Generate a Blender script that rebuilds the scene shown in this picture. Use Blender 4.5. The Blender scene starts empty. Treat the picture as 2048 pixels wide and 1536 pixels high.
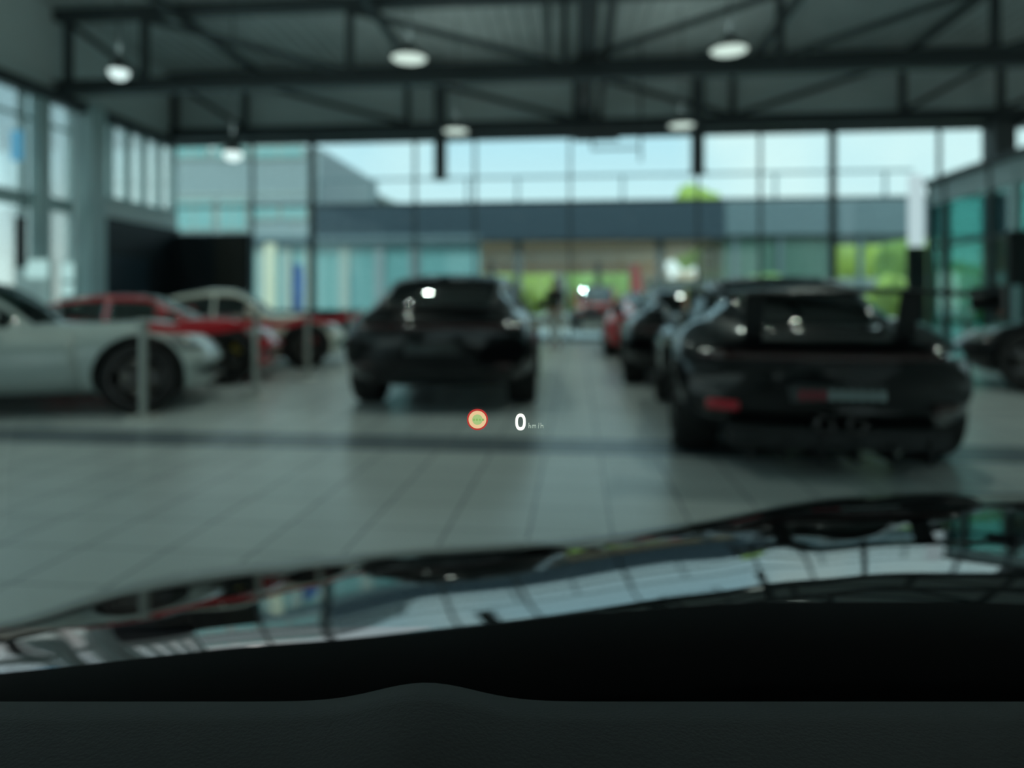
import bpy, bmesh, math, random
import numpy as np
from mathutils import Vector, Matrix
from mathutils.bvhtree import BVHTree
random.seed(7); np.random.seed(7)
scene = bpy.context.scene
C = scene.collection
PI = math.pi

# ------------------------------------------------------------------ camera
F = 1365.0; HZ = 605.0; EYE = 1.05            # focal length in px of a 2048 wide frame, horizon row, eye height
cd = bpy.data.cameras.new('camera'); cam = bpy.data.objects.new('camera', cd); C.objects.link(cam)
cam.location = (0, 0, EYE); cam.rotation_euler = (PI/2, 0, 0)
cd.sensor_width = 36; cd.lens = 24.0; cd.shift_y = -(768-HZ)/2048.0
cd.clip_start = 0.02; cd.clip_end = 500
cd.dof.use_dof = True; cd.dof.focus_distance = 0.6026; cd.dof.aperture_fstop = 2.05
scene.camera = cam
scene.view_settings.view_transform = 'Standard'; scene.view_settings.look = 'None'
scene.view_settings.gamma = 1; scene.view_settings.exposure = 0.0
scene.cycles.use_denoising = True
scene.cycles.max_bounces = 8; scene.cycles.transparent_max_bounces = 24
scene.cycles.caustics_reflective = False; scene.cycles.caustics_refractive = False
scene.cycles.sample_clamp_indirect = 6

# ------------------------------------------------------------------ world: bright hazy sky with soft cloud
w = bpy.data.worlds.new('sky'); scene.world = w; w.use_nodes = True
nt = w.node_tree; nt.nodes.clear()
out = nt.nodes.new('ShaderNodeOutputWorld'); bg = nt.nodes.new('ShaderNodeBackground')
tc = nt.nodes.new('ShaderNodeTexCoord'); sep = nt.nodes.new('ShaderNodeSeparateXYZ')
rp = nt.nodes.new('ShaderNodeValToRGB'); no = nt.nodes.new('ShaderNodeTexNoise'); mx = nt.nodes.new('ShaderNodeMix'); mx.data_type = 'RGBA'
rp.color_ramp.elements[0].position = 0.0; rp.color_ramp.elements[0].color = (1.35, 1.12, 1.02, 1)
rp.color_ramp.elements[1].position = 1.0; rp.color_ramp.elements[1].color = (1.5, 1.8, 2.1, 1)
e = rp.color_ramp.elements.new(0.22); e.color = (0.86, 0.94, 1.02, 1)
no.inputs['Scale'].default_value = 2.2; no.inputs['Detail'].default_value = 5
r2 = nt.nodes.new('ShaderNodeValToRGB'); r2.color_ramp.elements[0].position = 0.45; r2.color_ramp.elements[1].position = 0.62
nt.links.new(tc.outputs['Generated'], sep.inputs[0]); nt.links.new(sep.outputs['Z'], rp.inputs[0])
nt.links.new(tc.outputs['Generated'], no.inputs['Vector']); nt.links.new(no.outputs['Fac'], r2.inputs[0])
mf = nt.nodes.new('ShaderNodeMath'); mf.operation = 'MULTIPLY'; mf.inputs[1].default_value = 0.6; nt.links.new(r2.outputs[0], mf.inputs[0]); nt.links.new(mf.outputs[0], mx.inputs[0]); nt.links.new(rp.outputs[0], mx.inputs[6]); mx.inputs[7].default_value = (1.5, 1.22, 1.1, 1)
nt.links.new(mx.outputs[2], bg.inputs['Color']); bg.inputs['Strength'].default_value = 1.15
nt.links.new(bg.outputs[0], out.inputs[0])

sl = bpy.data.lights.new('sun', 'SUN'); sun = bpy.data.objects.new('sun', sl); C.objects.link(sun)
sl.energy = 2.2; sl.angle = 0.03; sl.color = (1, 0.95, 0.86); sun.rotation_euler = (math.radians(38), 0, math.radians(-25))

TH = math.radians(5.4); CT, ST = math.cos(TH), math.sin(TH)
def B(u, v, z=0.0): return Vector((u*CT + v*ST, -u*ST + v*CT, z))    # building frame (u right, v away) to world
def ux(x, v):                                                         # u of an image column at building depth v
    r = (x-1024)/F; Y = v/(CT+ST*r); return Y*(r*CT-ST)
def portal(u0, u1, z0, z1, v, flip):
    l = bpy.data.lights.new('daylight_portal', 'AREA'); l.shape = 'RECTANGLE'; l.size = abs(u1-u0); l.size_y = z1-z0
    l.cycles.is_portal = True
    o = bpy.data.objects.new('daylight_portal', l); C.objects.link(o); o.location = B((u0+u1)/2, v, (z0+z1)/2)
    o.rotation_euler = (PI/2 if flip else -PI/2, 0, -TH)
portal(-11.4, 14, 0, 5.6, 18.75, False); portal(-11, 13, 0.3, 5.5, -9.2, True)
def portal_side(u, v0, v1, z0, z1):
    l = bpy.data.lights.new('daylight_portal', 'AREA'); l.shape = 'RECTANGLE'; l.size = v1-v0; l.size_y = z1-z0
    l.cycles.is_portal = True
    o = bpy.data.objects.new('daylight_portal', l); C.objects.link(o); o.location = B(u, (v0+v1)/2, (z0+z1)/2)
    o.rotation_euler = (PI/2, 0, -TH + (-PI/2 if u < 0 else PI/2))
portal_side(-11.6, -3, 14.4, 0, 5.6); portal_side(-11.6, 15.2, 18.4, 3.6, 5.6); portal_side(14.25, 8, 18.5, 0, 5.6)

# ------------------------------------------------------------------ materials
def mat(name, col, rough=0.5, metal=0.0, coat=0.0, ior=1.5, emit=None, es=0.0, noise=0.0, nscale=20, bump=0.0, coat_ior=1.5):
    m = bpy.data.materials.new(name); m.use_nodes = True
    n = m.node_tree; b = n.nodes['Principled BSDF']
    b.inputs['Base Color'].default_value = (*col, 1); b.inputs['Roughness'].default_value = rough
    b.inputs['Metallic'].default_value = metal; b.inputs['IOR'].default_value = ior
    b.inputs['Coat Weight'].default_value = coat; b.inputs['Coat Roughness'].default_value = 0.03; b.inputs['Coat IOR'].default_value = coat_ior
    if emit: b.inputs['Emission Color'].default_value = (*emit, 1); b.inputs['Emission Strength'].default_value = es
    if noise or bump:
        t = n.nodes.new('ShaderNodeTexCoord'); x = n.nodes.new('ShaderNodeTexNoise'); x.inputs['Scale'].default_value = nscale; x.inputs['Detail'].default_value = 4
        n.links.new(t.outputs['Object'], x.inputs['Vector'])
        if noise:
            h = n.nodes.new('ShaderNodeMix'); h.data_type = 'RGBA'
            h.inputs[6].default_value = (*[c*(1-noise) for c in col], 1); h.inputs[7].default_value = (*[min(1, c*(1+noise)) for c in col], 1)
            n.links.new(x.outputs['Fac'], h.inputs[0]); n.links.new(h.outputs[2], b.inputs['Base Color'])
        if bump:
            p = n.nodes.new('ShaderNodeBump'); p.inputs['Strength'].default_value = bump; p.inputs['Distance'].default_value = 0.02
            n.links.new(x.outputs['Fac'], p.inputs['Height']); n.links.new(p.outputs[0], b.inputs['Normal'])
    return m
def glass(name, tint, refl=0.08, rough=0.0):
    m = bpy.data.materials.new(name); m.use_nodes = True; n = m.node_tree; n.nodes.clear()
    o = n.nodes.new('ShaderNodeOutputMaterial'); t = n.nodes.new('ShaderNodeBsdfTransparent'); g = n.nodes.new('ShaderNodeBsdfGlossy')
    f = n.nodes.new('ShaderNodeLayerWeight'); f.inputs['Blend'].default_value = 0.25
    k = n.nodes.new('ShaderNodeMath'); k.operation = 'MULTIPLY_ADD'; k.inputs[1].default_value = 0.6; k.inputs[2].default_value = refl; k.use_clamp = True
    mi = n.nodes.new('ShaderNodeMixShader')
    t.inputs['Color'].default_value = (*tint, 1); g.inputs['Roughness'].default_value = rough
    n.links.new(f.outputs['Fresnel'], k.inputs[0]); n.links.new(k.outputs[0], mi.inputs[0])
    n.links.new(t.outputs[0], mi.inputs[1]); n.links.new(g.outputs[0], mi.inputs[2]); n.links.new(mi.outputs[0], o.inputs[0])
    return m
def emis(name, col, s):
    m = bpy.data.materials.new(name); m.use_nodes = True; n = m.node_tree; n.nodes.clear()
    o = n.nodes.new('ShaderNodeOutputMaterial'); e = n.nodes.new('ShaderNodeEmission'); e.inputs[0].default_value = (*col, 1); e.inputs[1].default_value = s
    n.links.new(e.outputs[0], o.inputs[0]); return m
M = {
 'steel': mat('painted_steel', (0.055, 0.065, 0.068), 0.5),
 'steel_light': mat('pale_steel', (0.50, 0.62, 0.62), 0.45, 0.0),
 'deck': mat('roof_deck', (0.60, 0.64, 0.62), 0.55, 0.0, noise=0.25, nscale=1.2),
 'wall': mat('grey_wall', (0.80, 0.84, 0.82), 0.7, noise=0.05, nscale=3),
 'dark_wall': mat('dark_cladding', (0.008, 0.012, 0.016), 0.5),
 'blue_door': mat('dark_blue_panel', (0.02, 0.035, 0.05), 0.4),
 'brown': mat('brown_panel', (0.035, 0.028, 0.02), 0.5, noise=0.3, nscale=6),
 'glass': glass('window_glass', (0.86, 0.95, 0.95), 0.03),
 'teal_glass': glass('teal_glass', (0.64, 0.93, 0.90), 0.08),
 'windscreen': glass('windscreen_glass', (0.72, 0.93, 0.95), 0.0),
 'car_glass': glass('car_glass', (0.13, 0.19, 0.18), 0.06),
 'clear_car_glass': glass('clear_car_glass', (0.35, 0.45, 0.43), 0.06),
 'black_paint': mat('black_paint', (0.003, 0.0034, 0.0045), 0.3, 0, 1.0, ior=1.2, coat_ior=1.36),
 'bonnet_paint': mat('black_bonnet_paint', (0.001, 0.001, 0.0012), 0.02, 0, 0.0, ior=3.1),
 'white_paint': mat('white_paint', (0.50, 0.56, 0.54), 0.3, 0, 1.0),
 'cream_paint': mat('cream_paint', (0.75, 0.74, 0.62), 0.3, 0, 1.0),
 'red_paint': mat('red_paint', (0.45, 0.004, 0.010), 0.25, 0, 1.0),
 'silver_paint': mat('silver_paint', (0.22, 0.28, 0.30), 0.3, 0.6, 1.0),
 'orange_paint': mat('orange_paint', (0.50, 0.055, 0.015), 0.3, 0, 1.0),
 'plastic': mat('black_plastic', (0.008, 0.009, 0.010), 0.55),
 'tyre': mat('tyre_rubber', (0.010, 0.010, 0.010), 0.8),
 'rim_dark': mat('dark_rim', (0.030, 0.028, 0.028), 0.3, 0.8),
 'rim_grey': mat('grey_rim', (0.10, 0.09, 0.09), 0.3, 0.8),
 'disc': mat('brake_disc', (0.12, 0.11, 0.10), 0.35, 1.0),
 'caliper_y': mat('yellow_caliper', (0.60, 0.42, 0.02), 0.4),
 'caliper_r': mat('red_caliper', (0.4, 0.02, 0.02), 0.4),
 'red_lens': mat('red_lens', (0.035, 0.003, 0.004), 0.1, 0, 1.0),
 'red_reflector': mat('red_reflector', (0.55, 0.01, 0.03), 0.25, 0, 1.0),
 'lamp_lens': mat('headlamp_lens', (0.25, 0.28, 0.28), 0.05, 0, 1.0),
 'lit_lens': emis('lit_headlamp', (0.55, 1.0, 0.85), 1.6),
 'chrome': mat('chrome', (0.5, 0.5, 0.5), 0.15, 1.0),
 'plate': mat('plate', (0.05, 0.055, 0.055), 0.5), 'plate_text': mat('plate_text', (0.35, 0.42, 0.42), 0.5), 'plate_red': mat('plate_red_text', (0.3, 0.02, 0.04), 0.5),
 'yellow': mat('yellow_emblem', (0.7, 0.45, 0.03), 0.4),
 'seat': mat('seat_leather', (0.012, 0.012, 0.013), 0.6), 'seat_red': mat('red_seat_leather', (0.10, 0.015, 0.02), 0.6),
 'post': mat('pale_post', (0.45, 0.46, 0.43), 0.35, 0.4), 'belt': mat('red_belt', (0.75, 0.015, 0.03), 0.7),
 'lamp_shell': mat('lamp_housing', (0.05, 0.055, 0.055), 0.5), 'lamp_glow': emis('lamp_diffuser', (1.0, 0.98, 0.86), 1.0), 'globe_glow': emis('globe_light', (1.0, 1.0, 0.95), 1.3),
 'duct': mat('dark_duct', (0.05, 0.055, 0.055), 0.5, 0.3), 'pipe': mat('grey_pipe', (0.16, 0.17, 0.165), 0.5),
 'white_panel': mat('white_panel', (0.75, 0.82, 0.80), 0.5), 'light_panel': emis('lit_panel', (0.80, 1.0, 0.95), 0.75), 'banner_glow': emis('banner_emission', (0.95, 0.98, 1.0), 0.72),
 'asphalt': mat('asphalt', (0.42, 0.43, 0.41), 0.9, noise=0.1, nscale=2),
 'facade_dark': mat('dark_fascia', (0.022, 0.040, 0.058), 0.6), 'soffit': mat('soffit_boards', (0.78, 0.52, 0.33), 0.7, noise=0.1, nscale=0.6),
 'siding': mat('grey_siding', (0.27, 0.30, 0.31), 0.7), 'siding2': mat('pale_siding', (0.42, 0.44, 0.40), 0.7), 'far_glass': mat('far_window_glass', (0.20, 0.38, 0.38), 0.1, 0, 1.0),
 'grey_fascia': mat('grey_fascia', (0.13, 0.17, 0.19), 0.6), 'green_glass_wall': mat('green_glazed_wall', (0.10, 0.17, 0.14), 0.25),
 'roof_grey': mat('grey_roof', (0.30, 0.33, 0.31), 0.7),
 'leaf': mat('lime_leaves', (0.31, 0.39, 0.07), 0.8, noise=0.45, nscale=1.6), 'leaf2': mat('green_leaves', (0.20, 0.30, 0.07), 0.8, noise=0.5, nscale=1.3),
 'bark': mat('bark', (0.08, 0.06, 0.04), 0.9),
 'peach': mat('peach_panel', (0.80, 0.55, 0.38), 0.7), 'white_flag': mat('white_cloth', (0.8, 0.82, 0.82), 0.8), 'red_flag': mat('red_cloth', (0.6, 0.06, 0.06), 0.8),
 'cream': mat('cream_panel', (0.85, 0.74, 0.55), 0.7), 'blue_cloth': mat('blue_cloth', (0.12, 0.25, 0.55), 0.8),
 'skin': mat('skin', (0.45, 0.28, 0.20), 0.6), 'hair': mat('dark_hair', (0.01, 0.008, 0.007), 0.6), 'top': mat('black_top', (0.012, 0.012, 0.014), 0.8),
 'trousers': mat('pale_trousers', (0.62, 0.66, 0.62), 0.8), 'shoe': mat('red_shoe', (0.20, 0.05, 0.05), 0.6),
 'hud_white': emis('hud_white_light', (0.95, 1.0, 0.90), 1.15), 'hud_grey': emis('hud_faint_light', (0.45, 0.58, 0.50), 0.75),
 'hud_red': emis('hud_red_light', (0.75, 0.07, 0.06), 0.6), 'hud_face': emis('hud_sign_light', (0.95, 0.66, 0.36), 0.85), 'hud_green': emis('hud_green_light', (0.30, 0.55, 0.16), 0.85),
 'dash': mat('dashboard_leather', (0.008, 0.009, 0.0095), 0.65, bump=0.15, nscale=300), 'dash_trim': mat('dashboard_trim', (0.10, 0.105, 0.09), 0.5),
 'lining': mat('headlining', (0.03, 0.03, 0.03), 0.9),
}
# floor: square tiles with joints and one band of darker tiles, as object-space maths
def floor_mat():
    m = bpy.data.materials.new('floor_tiles'); m.use_nodes = True; n = m.node_tree; b = n.nodes['Principled BSDF']
    t = n.nodes.new('ShaderNodeTexCoord'); s = n.nodes.new('ShaderNodeSeparateXYZ'); n.links.new(t.outputs['Object'], s.inputs[0])
    def mth(op, a, bb=None, cc=None):
        k = n.nodes.new('ShaderNodeMath'); k.operation = op
        for i, q in enumerate((a, bb, cc)):
            if q is None: continue
            if isinstance(q, (int, float)): k.inputs[i].default_value = q
            else: n.links.new(q, k.inputs[i])
        return k.outputs[0]
    T = 0.378
    def joint(ax, off, wd):
        p = mth('PINGPONG', mth('SUBTRACT', s.outputs[ax], off), T/2)
        return mth('LESS_THAN', p, wd)
    j = mth('MAXIMUM', joint('X', -0.217, 0.006), joint('Y', 0.10, 0.005))
    band = mth('COMPARE', s.outputs['Y'], 5.02, 0.27)
    cu = mth('FLOOR', mth('DIVIDE', mth('SUBTRACT', s.outputs['X'], -0.217), T)); cv = mth('FLOOR', mth('DIVIDE', mth('SUBTRACT', s.outputs['Y'], 0.10), T))
    cb = n.nodes.new('ShaderNodeCombineXYZ'); n.links.new(cu, cb.inputs[0]); n.links.new(cv, cb.inputs[1])
    wn = n.nodes.new('ShaderNodeTexWhiteNoise'); n.links.new(cb.outputs[0], wn.inputs['Vector'])
    def mix(f, a, c):
        k = n.nodes.new('ShaderNodeMix'); k.data_type = 'RGBA'; n.links.new(f, k.inputs[0])
        for i, q in ((6, a), (7, c)):
            if isinstance(q, tuple): k.inputs[i].default_value = (*q, 1)
            else: n.links.new(q, k.inputs[i])
        return k.outputs[2]
    c1 = mix(wn.outputs['Value'], (0.52, 0.56, 0.55), (0.57, 0.61, 0.60))
    c2 = mix(band, c1, (0.16, 0.19, 0.21)); c3 = mix(j, c2, (0.24, 0.26, 0.26))
    n.links.new(c3, b.inputs['Base Color']); b.inputs['Roughness'].default_value = 0.27; b.inputs['IOR'].default_value = 1.46
    return m
M['floor'] = floor_mat()
for k_ in ('white_flag', 'red_flag', 'blue_cloth'):          # thin cloth lets the daylight behind it through
    n = M[k_].node_tree; b = n.nodes['Principled BSDF']; tr = n.nodes.new('ShaderNodeBsdfTranslucent'); tr.inputs[0].default_value = b.inputs['Base Color'].default_value
    ad = n.nodes.new('ShaderNodeMixShader'); ad.inputs[0].default_value = 0.6
    n.links.new(b.outputs[0], ad.inputs[1]); n.links.new(tr.outputs[0], ad.inputs[2]); n.links.new(ad.outputs[0], n.nodes['Material Output'].inputs['Surface'])

# ------------------------------------------------------------------ helpers
def me_from(name, verts, faces, smooth=False):
    me = bpy.data.meshes.new(name); me.from_pydata([tuple(v) for v in verts], [], faces); me.update()
    if smooth: me.polygons.foreach_set('use_smooth', [True]*len(me.polygons))
    return me
class MB:
    def __init__(s): s.v = []; s.f = []
    def add(s, vs, fs):
        o = len(s.v); s.v += [tuple(q) for q in vs]; s.f += [tuple(i+o for i in f) for f in fs]; return s
    def box(s, x0, x1, y0, y1, z0, z1, bev=0.0):
        if bev <= 0:
            vs = [(x, y, z) for z in (z0, z1) for y in (y0, y1) for x in (x0, x1)]
            return s.add(vs, [(0,2,3,1), (4,5,7,6), (0,1,5,4), (2,6,7,3), (0,4,6,2), (1,3,7,5)])
        bm = bmesh.new(); bmesh.ops.create_cube(bm, size=1)
        for q in bm.verts: q.co = Vector(((x0+x1)/2+q.co.x*(x1-x0), (y0+y1)/2+q.co.y*(y1-y0), (z0+z1)/2+q.co.z*(z1-z0)))
        bmesh.ops.bevel(bm, geom=bm.edges[:], offset=bev, segments=3, affect='EDGES', profile=0.5)
        bm.verts.index_update(); s.add([q.co[:] for q in bm.verts], [[q.index for q in f.verts] for f in bm.faces]); bm.free(); return s
    def tube(s, p0, p1, r0, r1=None, n=16):
        r1 = r0 if r1 is None else r1
        p0, p1 = Vector(p0), Vector(p1); d = (p1-p0).normalized()
        a = d.orthogonal().normalized(); b = d.cross(a); vs = []
        for p, r in ((p0, r0), (p1, r1)):
            for i in range(n): t = 2*PI*i/n; vs.append(p+(a*math.cos(t)+b*math.sin(t))*r)
        fs = [(i, (i+1) % n, n+(i+1) % n, n+i) for i in range(n)] + [tuple(range(n))[::-1], tuple(range(n, 2*n))]
        return s.add(vs, fs)
    def bar(s, p0, p1, wd, hd):                      # rectangular bar between two points
        p0, p1 = Vector(p0), Vector(p1); d = (p1-p0).normalized()
        up = Vector((0, 0, 1)) if abs(d.z) < 0.9 else Vector((0, 1, 0))
        a = d.cross(up).normalized(); b = a.cross(d); vs = []
        for p in (p0, p1):
            for i, j in ((-1, -1), (1, -1), (1, 1), (-1, 1)): vs.append(p+a*i*wd/2+b*j*hd/2)
        return s.add(vs, [(0,3,2,1), (4,5,6,7), (0,1,5,4), (1,2,6,5), (2,3,7,6), (3,0,4,7)])
    def lathe(s, prof, n=32, axis='x', c=(0, 0, 0)):   # prof: (radius, along)
        vs = []
        for r, a in prof:
            for i in range(n):
                t = 2*PI*i/n; p, q = r*math.cos(t), r*math.sin(t)
                vs.append({'x': (c[0]+a, c[1]+p, c[2]+q), 'y': (c[0]+p, c[1]+a, c[2]+q), 'z': (c[0]+p, c[1]+q, c[2]+a)}[axis])
        fs = [(k*n+i, k*n+(i+1) % n, (k+1)*n+(i+1) % n, (k+1)*n+i) for k in range(len(prof)-1) for i in range(n)]
        return s.add(vs, fs)
    def build(s, name, m, parent=None, smooth=False, recalc=True):
        me = me_from(name, s.v, s.f, smooth)
        if recalc:
            bm = bmesh.new(); bm.from_mesh(me); bmesh.ops.recalc_face_normals(bm, faces=bm.faces); bm.to_mesh(me); bm.free()
        return link(name, me, m, parent)
def link(name, me, m, parent=None):
    if not me.materials: me.materials.append(m)
    o = bpy.data.objects.new(name, me); C.objects.link(o)
    if parent: o.parent = parent
    return o
def tag(o, label, cat, group=None, kind=None):
    o['label'] = label
    if cat: o['category'] = cat
    if group: o['group'] = group
    if kind: o['kind'] = kind
    return o
def thing(name, label, cat, loc=(0, 0, 0), rz=0.0, group=None):
    o = bpy.data.objects.new(name, None); C.objects.link(o); o.empty_display_size = 0.1
    o.location = loc; o.rotation_euler = (0, 0, rz); return tag(o, label, cat, group)
def struct(name, mb, m, label=None, parent=None, smooth=False):        # setting, mesh coordinates are (u, v, z)
    o = mb.build(name, m, parent, smooth)
    if not parent: o.rotation_euler = (0, 0, -TH)
    o['kind'] = 'structure'
    if label and not parent: o['label'] = label
    return o
def copy_tree(o, parent=None):
    c = o.copy(); C.objects.link(c)
    if parent: c.parent = parent
    for ch in [q for q in bpy.data.objects if q.parent == o]: copy_tree(ch, c)
    return c

# ------------------------------------------------------------------ the hall
UL, UR, VB, VF, ZT, ZD = -11.4, 14.0, 18.6, -9.0, 5.6, 7.5
struct('floor', MB().box(UL-0.2, UR+0.2, VF-0.2, VB+0.2, -0.2, 0), M['floor'], 'grey polished tile floor with one darker band')
# corrugated roof deck, ribs run away from the camera
mb = MB(); vs = []; us = []
u = UL-0.4; k = 0
while u < UR+0.4:
    us += [(u, 0.0), (u+0.12, 0.0), (u+0.16, 0.09), (u+0.28, 0.09)]; u += 0.32
vs = [(a, v, ZD+b) for v in (VF-0.4, VB+0.5) for a, b in us]; n = len(us)
mb.add(vs, [(i, i+1, n+i+1, n+i) for i in range(n-1)])
mb.box(UL-0.4, UR+0.4, VF-0.4, VB+0.5, ZD+0.12, ZD+0.3)
struct('ceiling', mb, M['deck'], 'dark corrugated metal roof deck')
# bulkhead above the glazing
struct('wall_back', MB().box(UL, UR, VB-0.05, VB+0.15, ZT+0.06, ZD), M['wall'], 'grey strip of wall above the far glazing')
struct('wall_front', MB().box(UL, UR, VF-0.15, VF, 4.6, ZD).box(UL, -9, VF-0.15, VF, 0, 4.6).box(12, UR, VF-0.15, VF, 0, 4.6).box(-9, 12, VF-0.15, VF, 0, 0.35), M['wall'])
struct('wall_right', MB().box(UR, UR+0.2, VF, 8, 0, ZD).box(UR, UR+0.2, 8, VB, ZT, ZD), M['wall'])
wl = MB().box(UL-0.2, UL, VF, -3, 0, ZD).box(UL-0.2, UL, -3, 14.5, ZT, ZD).box(UL-0.2, UL, 14.5, VB, ZT, ZD)
wl.box(UL-0.2, UL, 15.1, VB, 3.1, 3.55)
struct('wall_left', wl, M['wall'], 'left wall of the hall above and between the glazing')

def glazing(name, plane, c0, a0, a1, z0, z1, mull, trans, wm=0.07, thick=(), pane='glass', side=False, fm='steel'):
    """one glazed wall: pane, and a frame of mullions and transoms"""
    f = MB()
    def bx(m_, a, b, z_0, z_1, d):
        if side: m_.box(c0-d, c0+d, a, b, z_0, z_1)
        else: m_.box(a, b, c0-d, c0+d, z_0, z_1)
    g = MB(); bx(g, a0, a1, z0, z1, 0.006)
    go = struct(name, g, M[pane], None)
    for q in mull: ww = wm*(2.2 if q in thick else 1); bx(f, q-ww/2, q+ww/2, z0, z1, 0.06 if q not in thick else 0.11)
    for z, t in trans: bx(f, a0, a1, z-t/2, z+t/2, 0.05)
    fr = f.build('window_frame', M[fm], go); return go
ms = [ux(x, VB) for x in (505, 625, 830, 950, 1140, 1395, 1520, 1665, 1878, 1968)] + [12.2, 13.9]
glazing('window_1', 'back', VB, ux(340, VB), UR, 0, ZT, [ux(340, VB)]+ms, [(0.05, 0.1), (ZT-0.03, 0.14), (3.78, 0.07), (2.75, 0.05)], 0.06, (ms[1], ms[7]))
glazing('window_2', 'left', UL, -3, 14.5, 0, ZT, [-3, -1, 1, 3, 5, 7, 9, 10.9, 12.0, 13.1, 13.75, 14.45], [(0.05, 0.1), (3.2, 0.3), (ZT, 0.1), (4.9, 0.06)], 0.09, side=True, fm='steel_light')
glazing('window_3', 'left_upper', UL, 15.1, VB-0.1, 3.55, ZT, [15.15, 15.75, 16.4, 17.05, 17.7, 18.4], [(ZT, 0.1), (3.6, 0.1)], 0.16, side=True, fm='steel_light')
glazing('window_4', 'front', VF, -9, 12, 0.35, 4.6, [-9, -6, -3, 0, 3, 6, 9, 12], [(0.4, 0.1), (4.55, 0.1), (2.6, 0.08)], 0.12)
glazing('window_5', 'right', UR, 8, VB-0.1, 0, ZT, [8.1, 10, 12, 14, 16, 18.4], [(0.05, 0.1), (ZT, 0.1), (3.0, 0.1)], 0.1, side=True)
# dark lower cladding of the left corner
t = struct('wall_left_lower', MB().box(UL-0.15, UL+0.12, 15.1, VB-0.1, 0, 3.12), M['dark_wall'], 'near black cladding low on the left wall')
t = struct('wall_corner', MB().box(UL, ux(500, 18.35), 18.3, VB-0.1, 0, 2.98), M['dark_wall'], 'near black cladding in the far left corner')
d = struct('door_1', MB().box(UL+0.10, UL+0.18, 15.25, 17.0, 0, 2.2), M['blue_door'], 'dark blue door leaf in the black cladding')
d = struct('door_2', MB().box(ux(432, 18.3), ux(492, 18.3), 18.24, 18.32, 0, 2.9, ), M['brown'], 'dark brown door leaf in the black corner')
# columns
def column(u, v, a, b, m, label, z1=ZT, cap=True):
    t = thing('column', label, 'column', B(u, v), -TH)
    MB().box(-a/2, a/2, -b/2, b/2, 0, z1, 0.02).build('shaft', m, t)
    MB().box(-a/2-0.04, a/2+0.04, -b/2-0.04, b/2+0.04, 0, 0.06).build('base_plate', M['steel'], t)
    return t
column(UL+0.22, 14.8, 0.42, 0.5, M['steel_light'], 'pale teal steel column left of the black cladding')
column(ux(2000, 17.9), 17.9, 0.5, 0.5, M['steel'], 'dark square column at the right end of the far glazing')
column(UL+0.12, 13.4, 0.22, 0.3, M['steel_light'], 'slim pale column at the left edge of the hall')

# ------------------------------------------------------------------ roof trusses
def truss(v, label, us0, us1, nodes, zb=ZT):
    t = thing('roof_truss', label, 'roof truss', B(0, v, 0), -TH, 'steel trusses across the hall')
    MB().box(us0, us1, -0.12, 0.12, zb, zb+0.10).box(us0, us1, -0.025, 0.025, zb+0.1, zb+0.22).box(us0, us1, -0.12, 0.12, zb+0.22, zb+0.30).build('bottom_chord', M['steel'], t)
    MB().box(us0, us1, -0.12, 0.12, 7.22, 7.45).build('top_chord', M['steel'], t)
    for i, q in enumerate(nodes):
        MB().box(q-0.07, q+0.07, -0.07, 0.07, zb+0.28, 7.24).build('vertical', M['steel'], t)
    mid = len(nodes)//2
    for i in range(len(nodes)-1):
        a, b = nodes[i], nodes[i+1]
        p, q = ((a, 7.2), (b, zb+0.3)) if i < mid-0 else ((a, zb+0.3), (b, 7.2))
        MB().bar((p[0], 0, p[1]), (q[0], 0, q[1]), 0.10, 0.12).build('diagonal', M['steel'], t)
    return t
nf = [ux(x, 18.2) for x in (350, 490, 815, 1150, 1465, 1805)] + [10.6, 13.9]
truss(18.2, 'dark steel truss right above the far glazed wall', UL+0.02, UR-0.02, nf)
nn = [UL+0.3] + [ux(x, 14.0) for x in (290, 700, 1130, 1560, 1990)] + [12.5]
truss(14.0, 'nearer dark steel truss crossing the top of the picture', UL+0.02, UR-0.02, nn)
# beams along the hall at the sides
for u_, lab in ((UL+0.2, 'dark eaves beam along the left glazing'), (10.9, 'dark roof beam running away at the right')):
    tag(MB().box(u_-0.13, u_+0.13, 2, 18.05, 5.35, 5.59).build('roof_beam', M['steel']), lab, 'beam').rotation_euler = (0, 0, -TH)
for i, (u_, lab) in enumerate(((-8.4, 'thin purlin near the left side under the roof deck'), (-4.2, 'thin purlin left of the middle under the roof deck'), (4.4, 'thin purlin right of the middle under the roof deck'), (8.0, 'thin purlin near the right side under the roof deck'))):
    tag(MB().box(u_-0.06, u_+0.06, 5, 18.5, 7.05, 7.21).build('roof_purlin', M['steel']), lab, 'purlin', 'purlins under the roof deck').rotation_euler = (0, 0, -TH)
# long duct and tray
o = tag(MB().box(0.02, 0.38, 9, 18.5, 5.95, 6.3, 0.03).build('ventilation_duct', M['duct']), 'dark square duct running away under the roof, centre', 'duct'); o.rotation_euler = (0, 0, -TH)
o = tag(MB().box(0.52, 0.66, 9, 18.5, 5.98, 6.06).build('cable_tray', M['duct']), 'narrow cable tray just right of the roof duct', 'cable tray'); o.rotation_euler = (0, 0, -TH)
p = B(ux(1095, 13.6), 13.6); tag(MB().tube((p.x, p.y, 5.93), (p.x, p.y, 7.5), 0.07).build('drain_pipe', M['pipe'], smooth=True), 'grey vertical pipe above the near truss', 'pipe')
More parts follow.
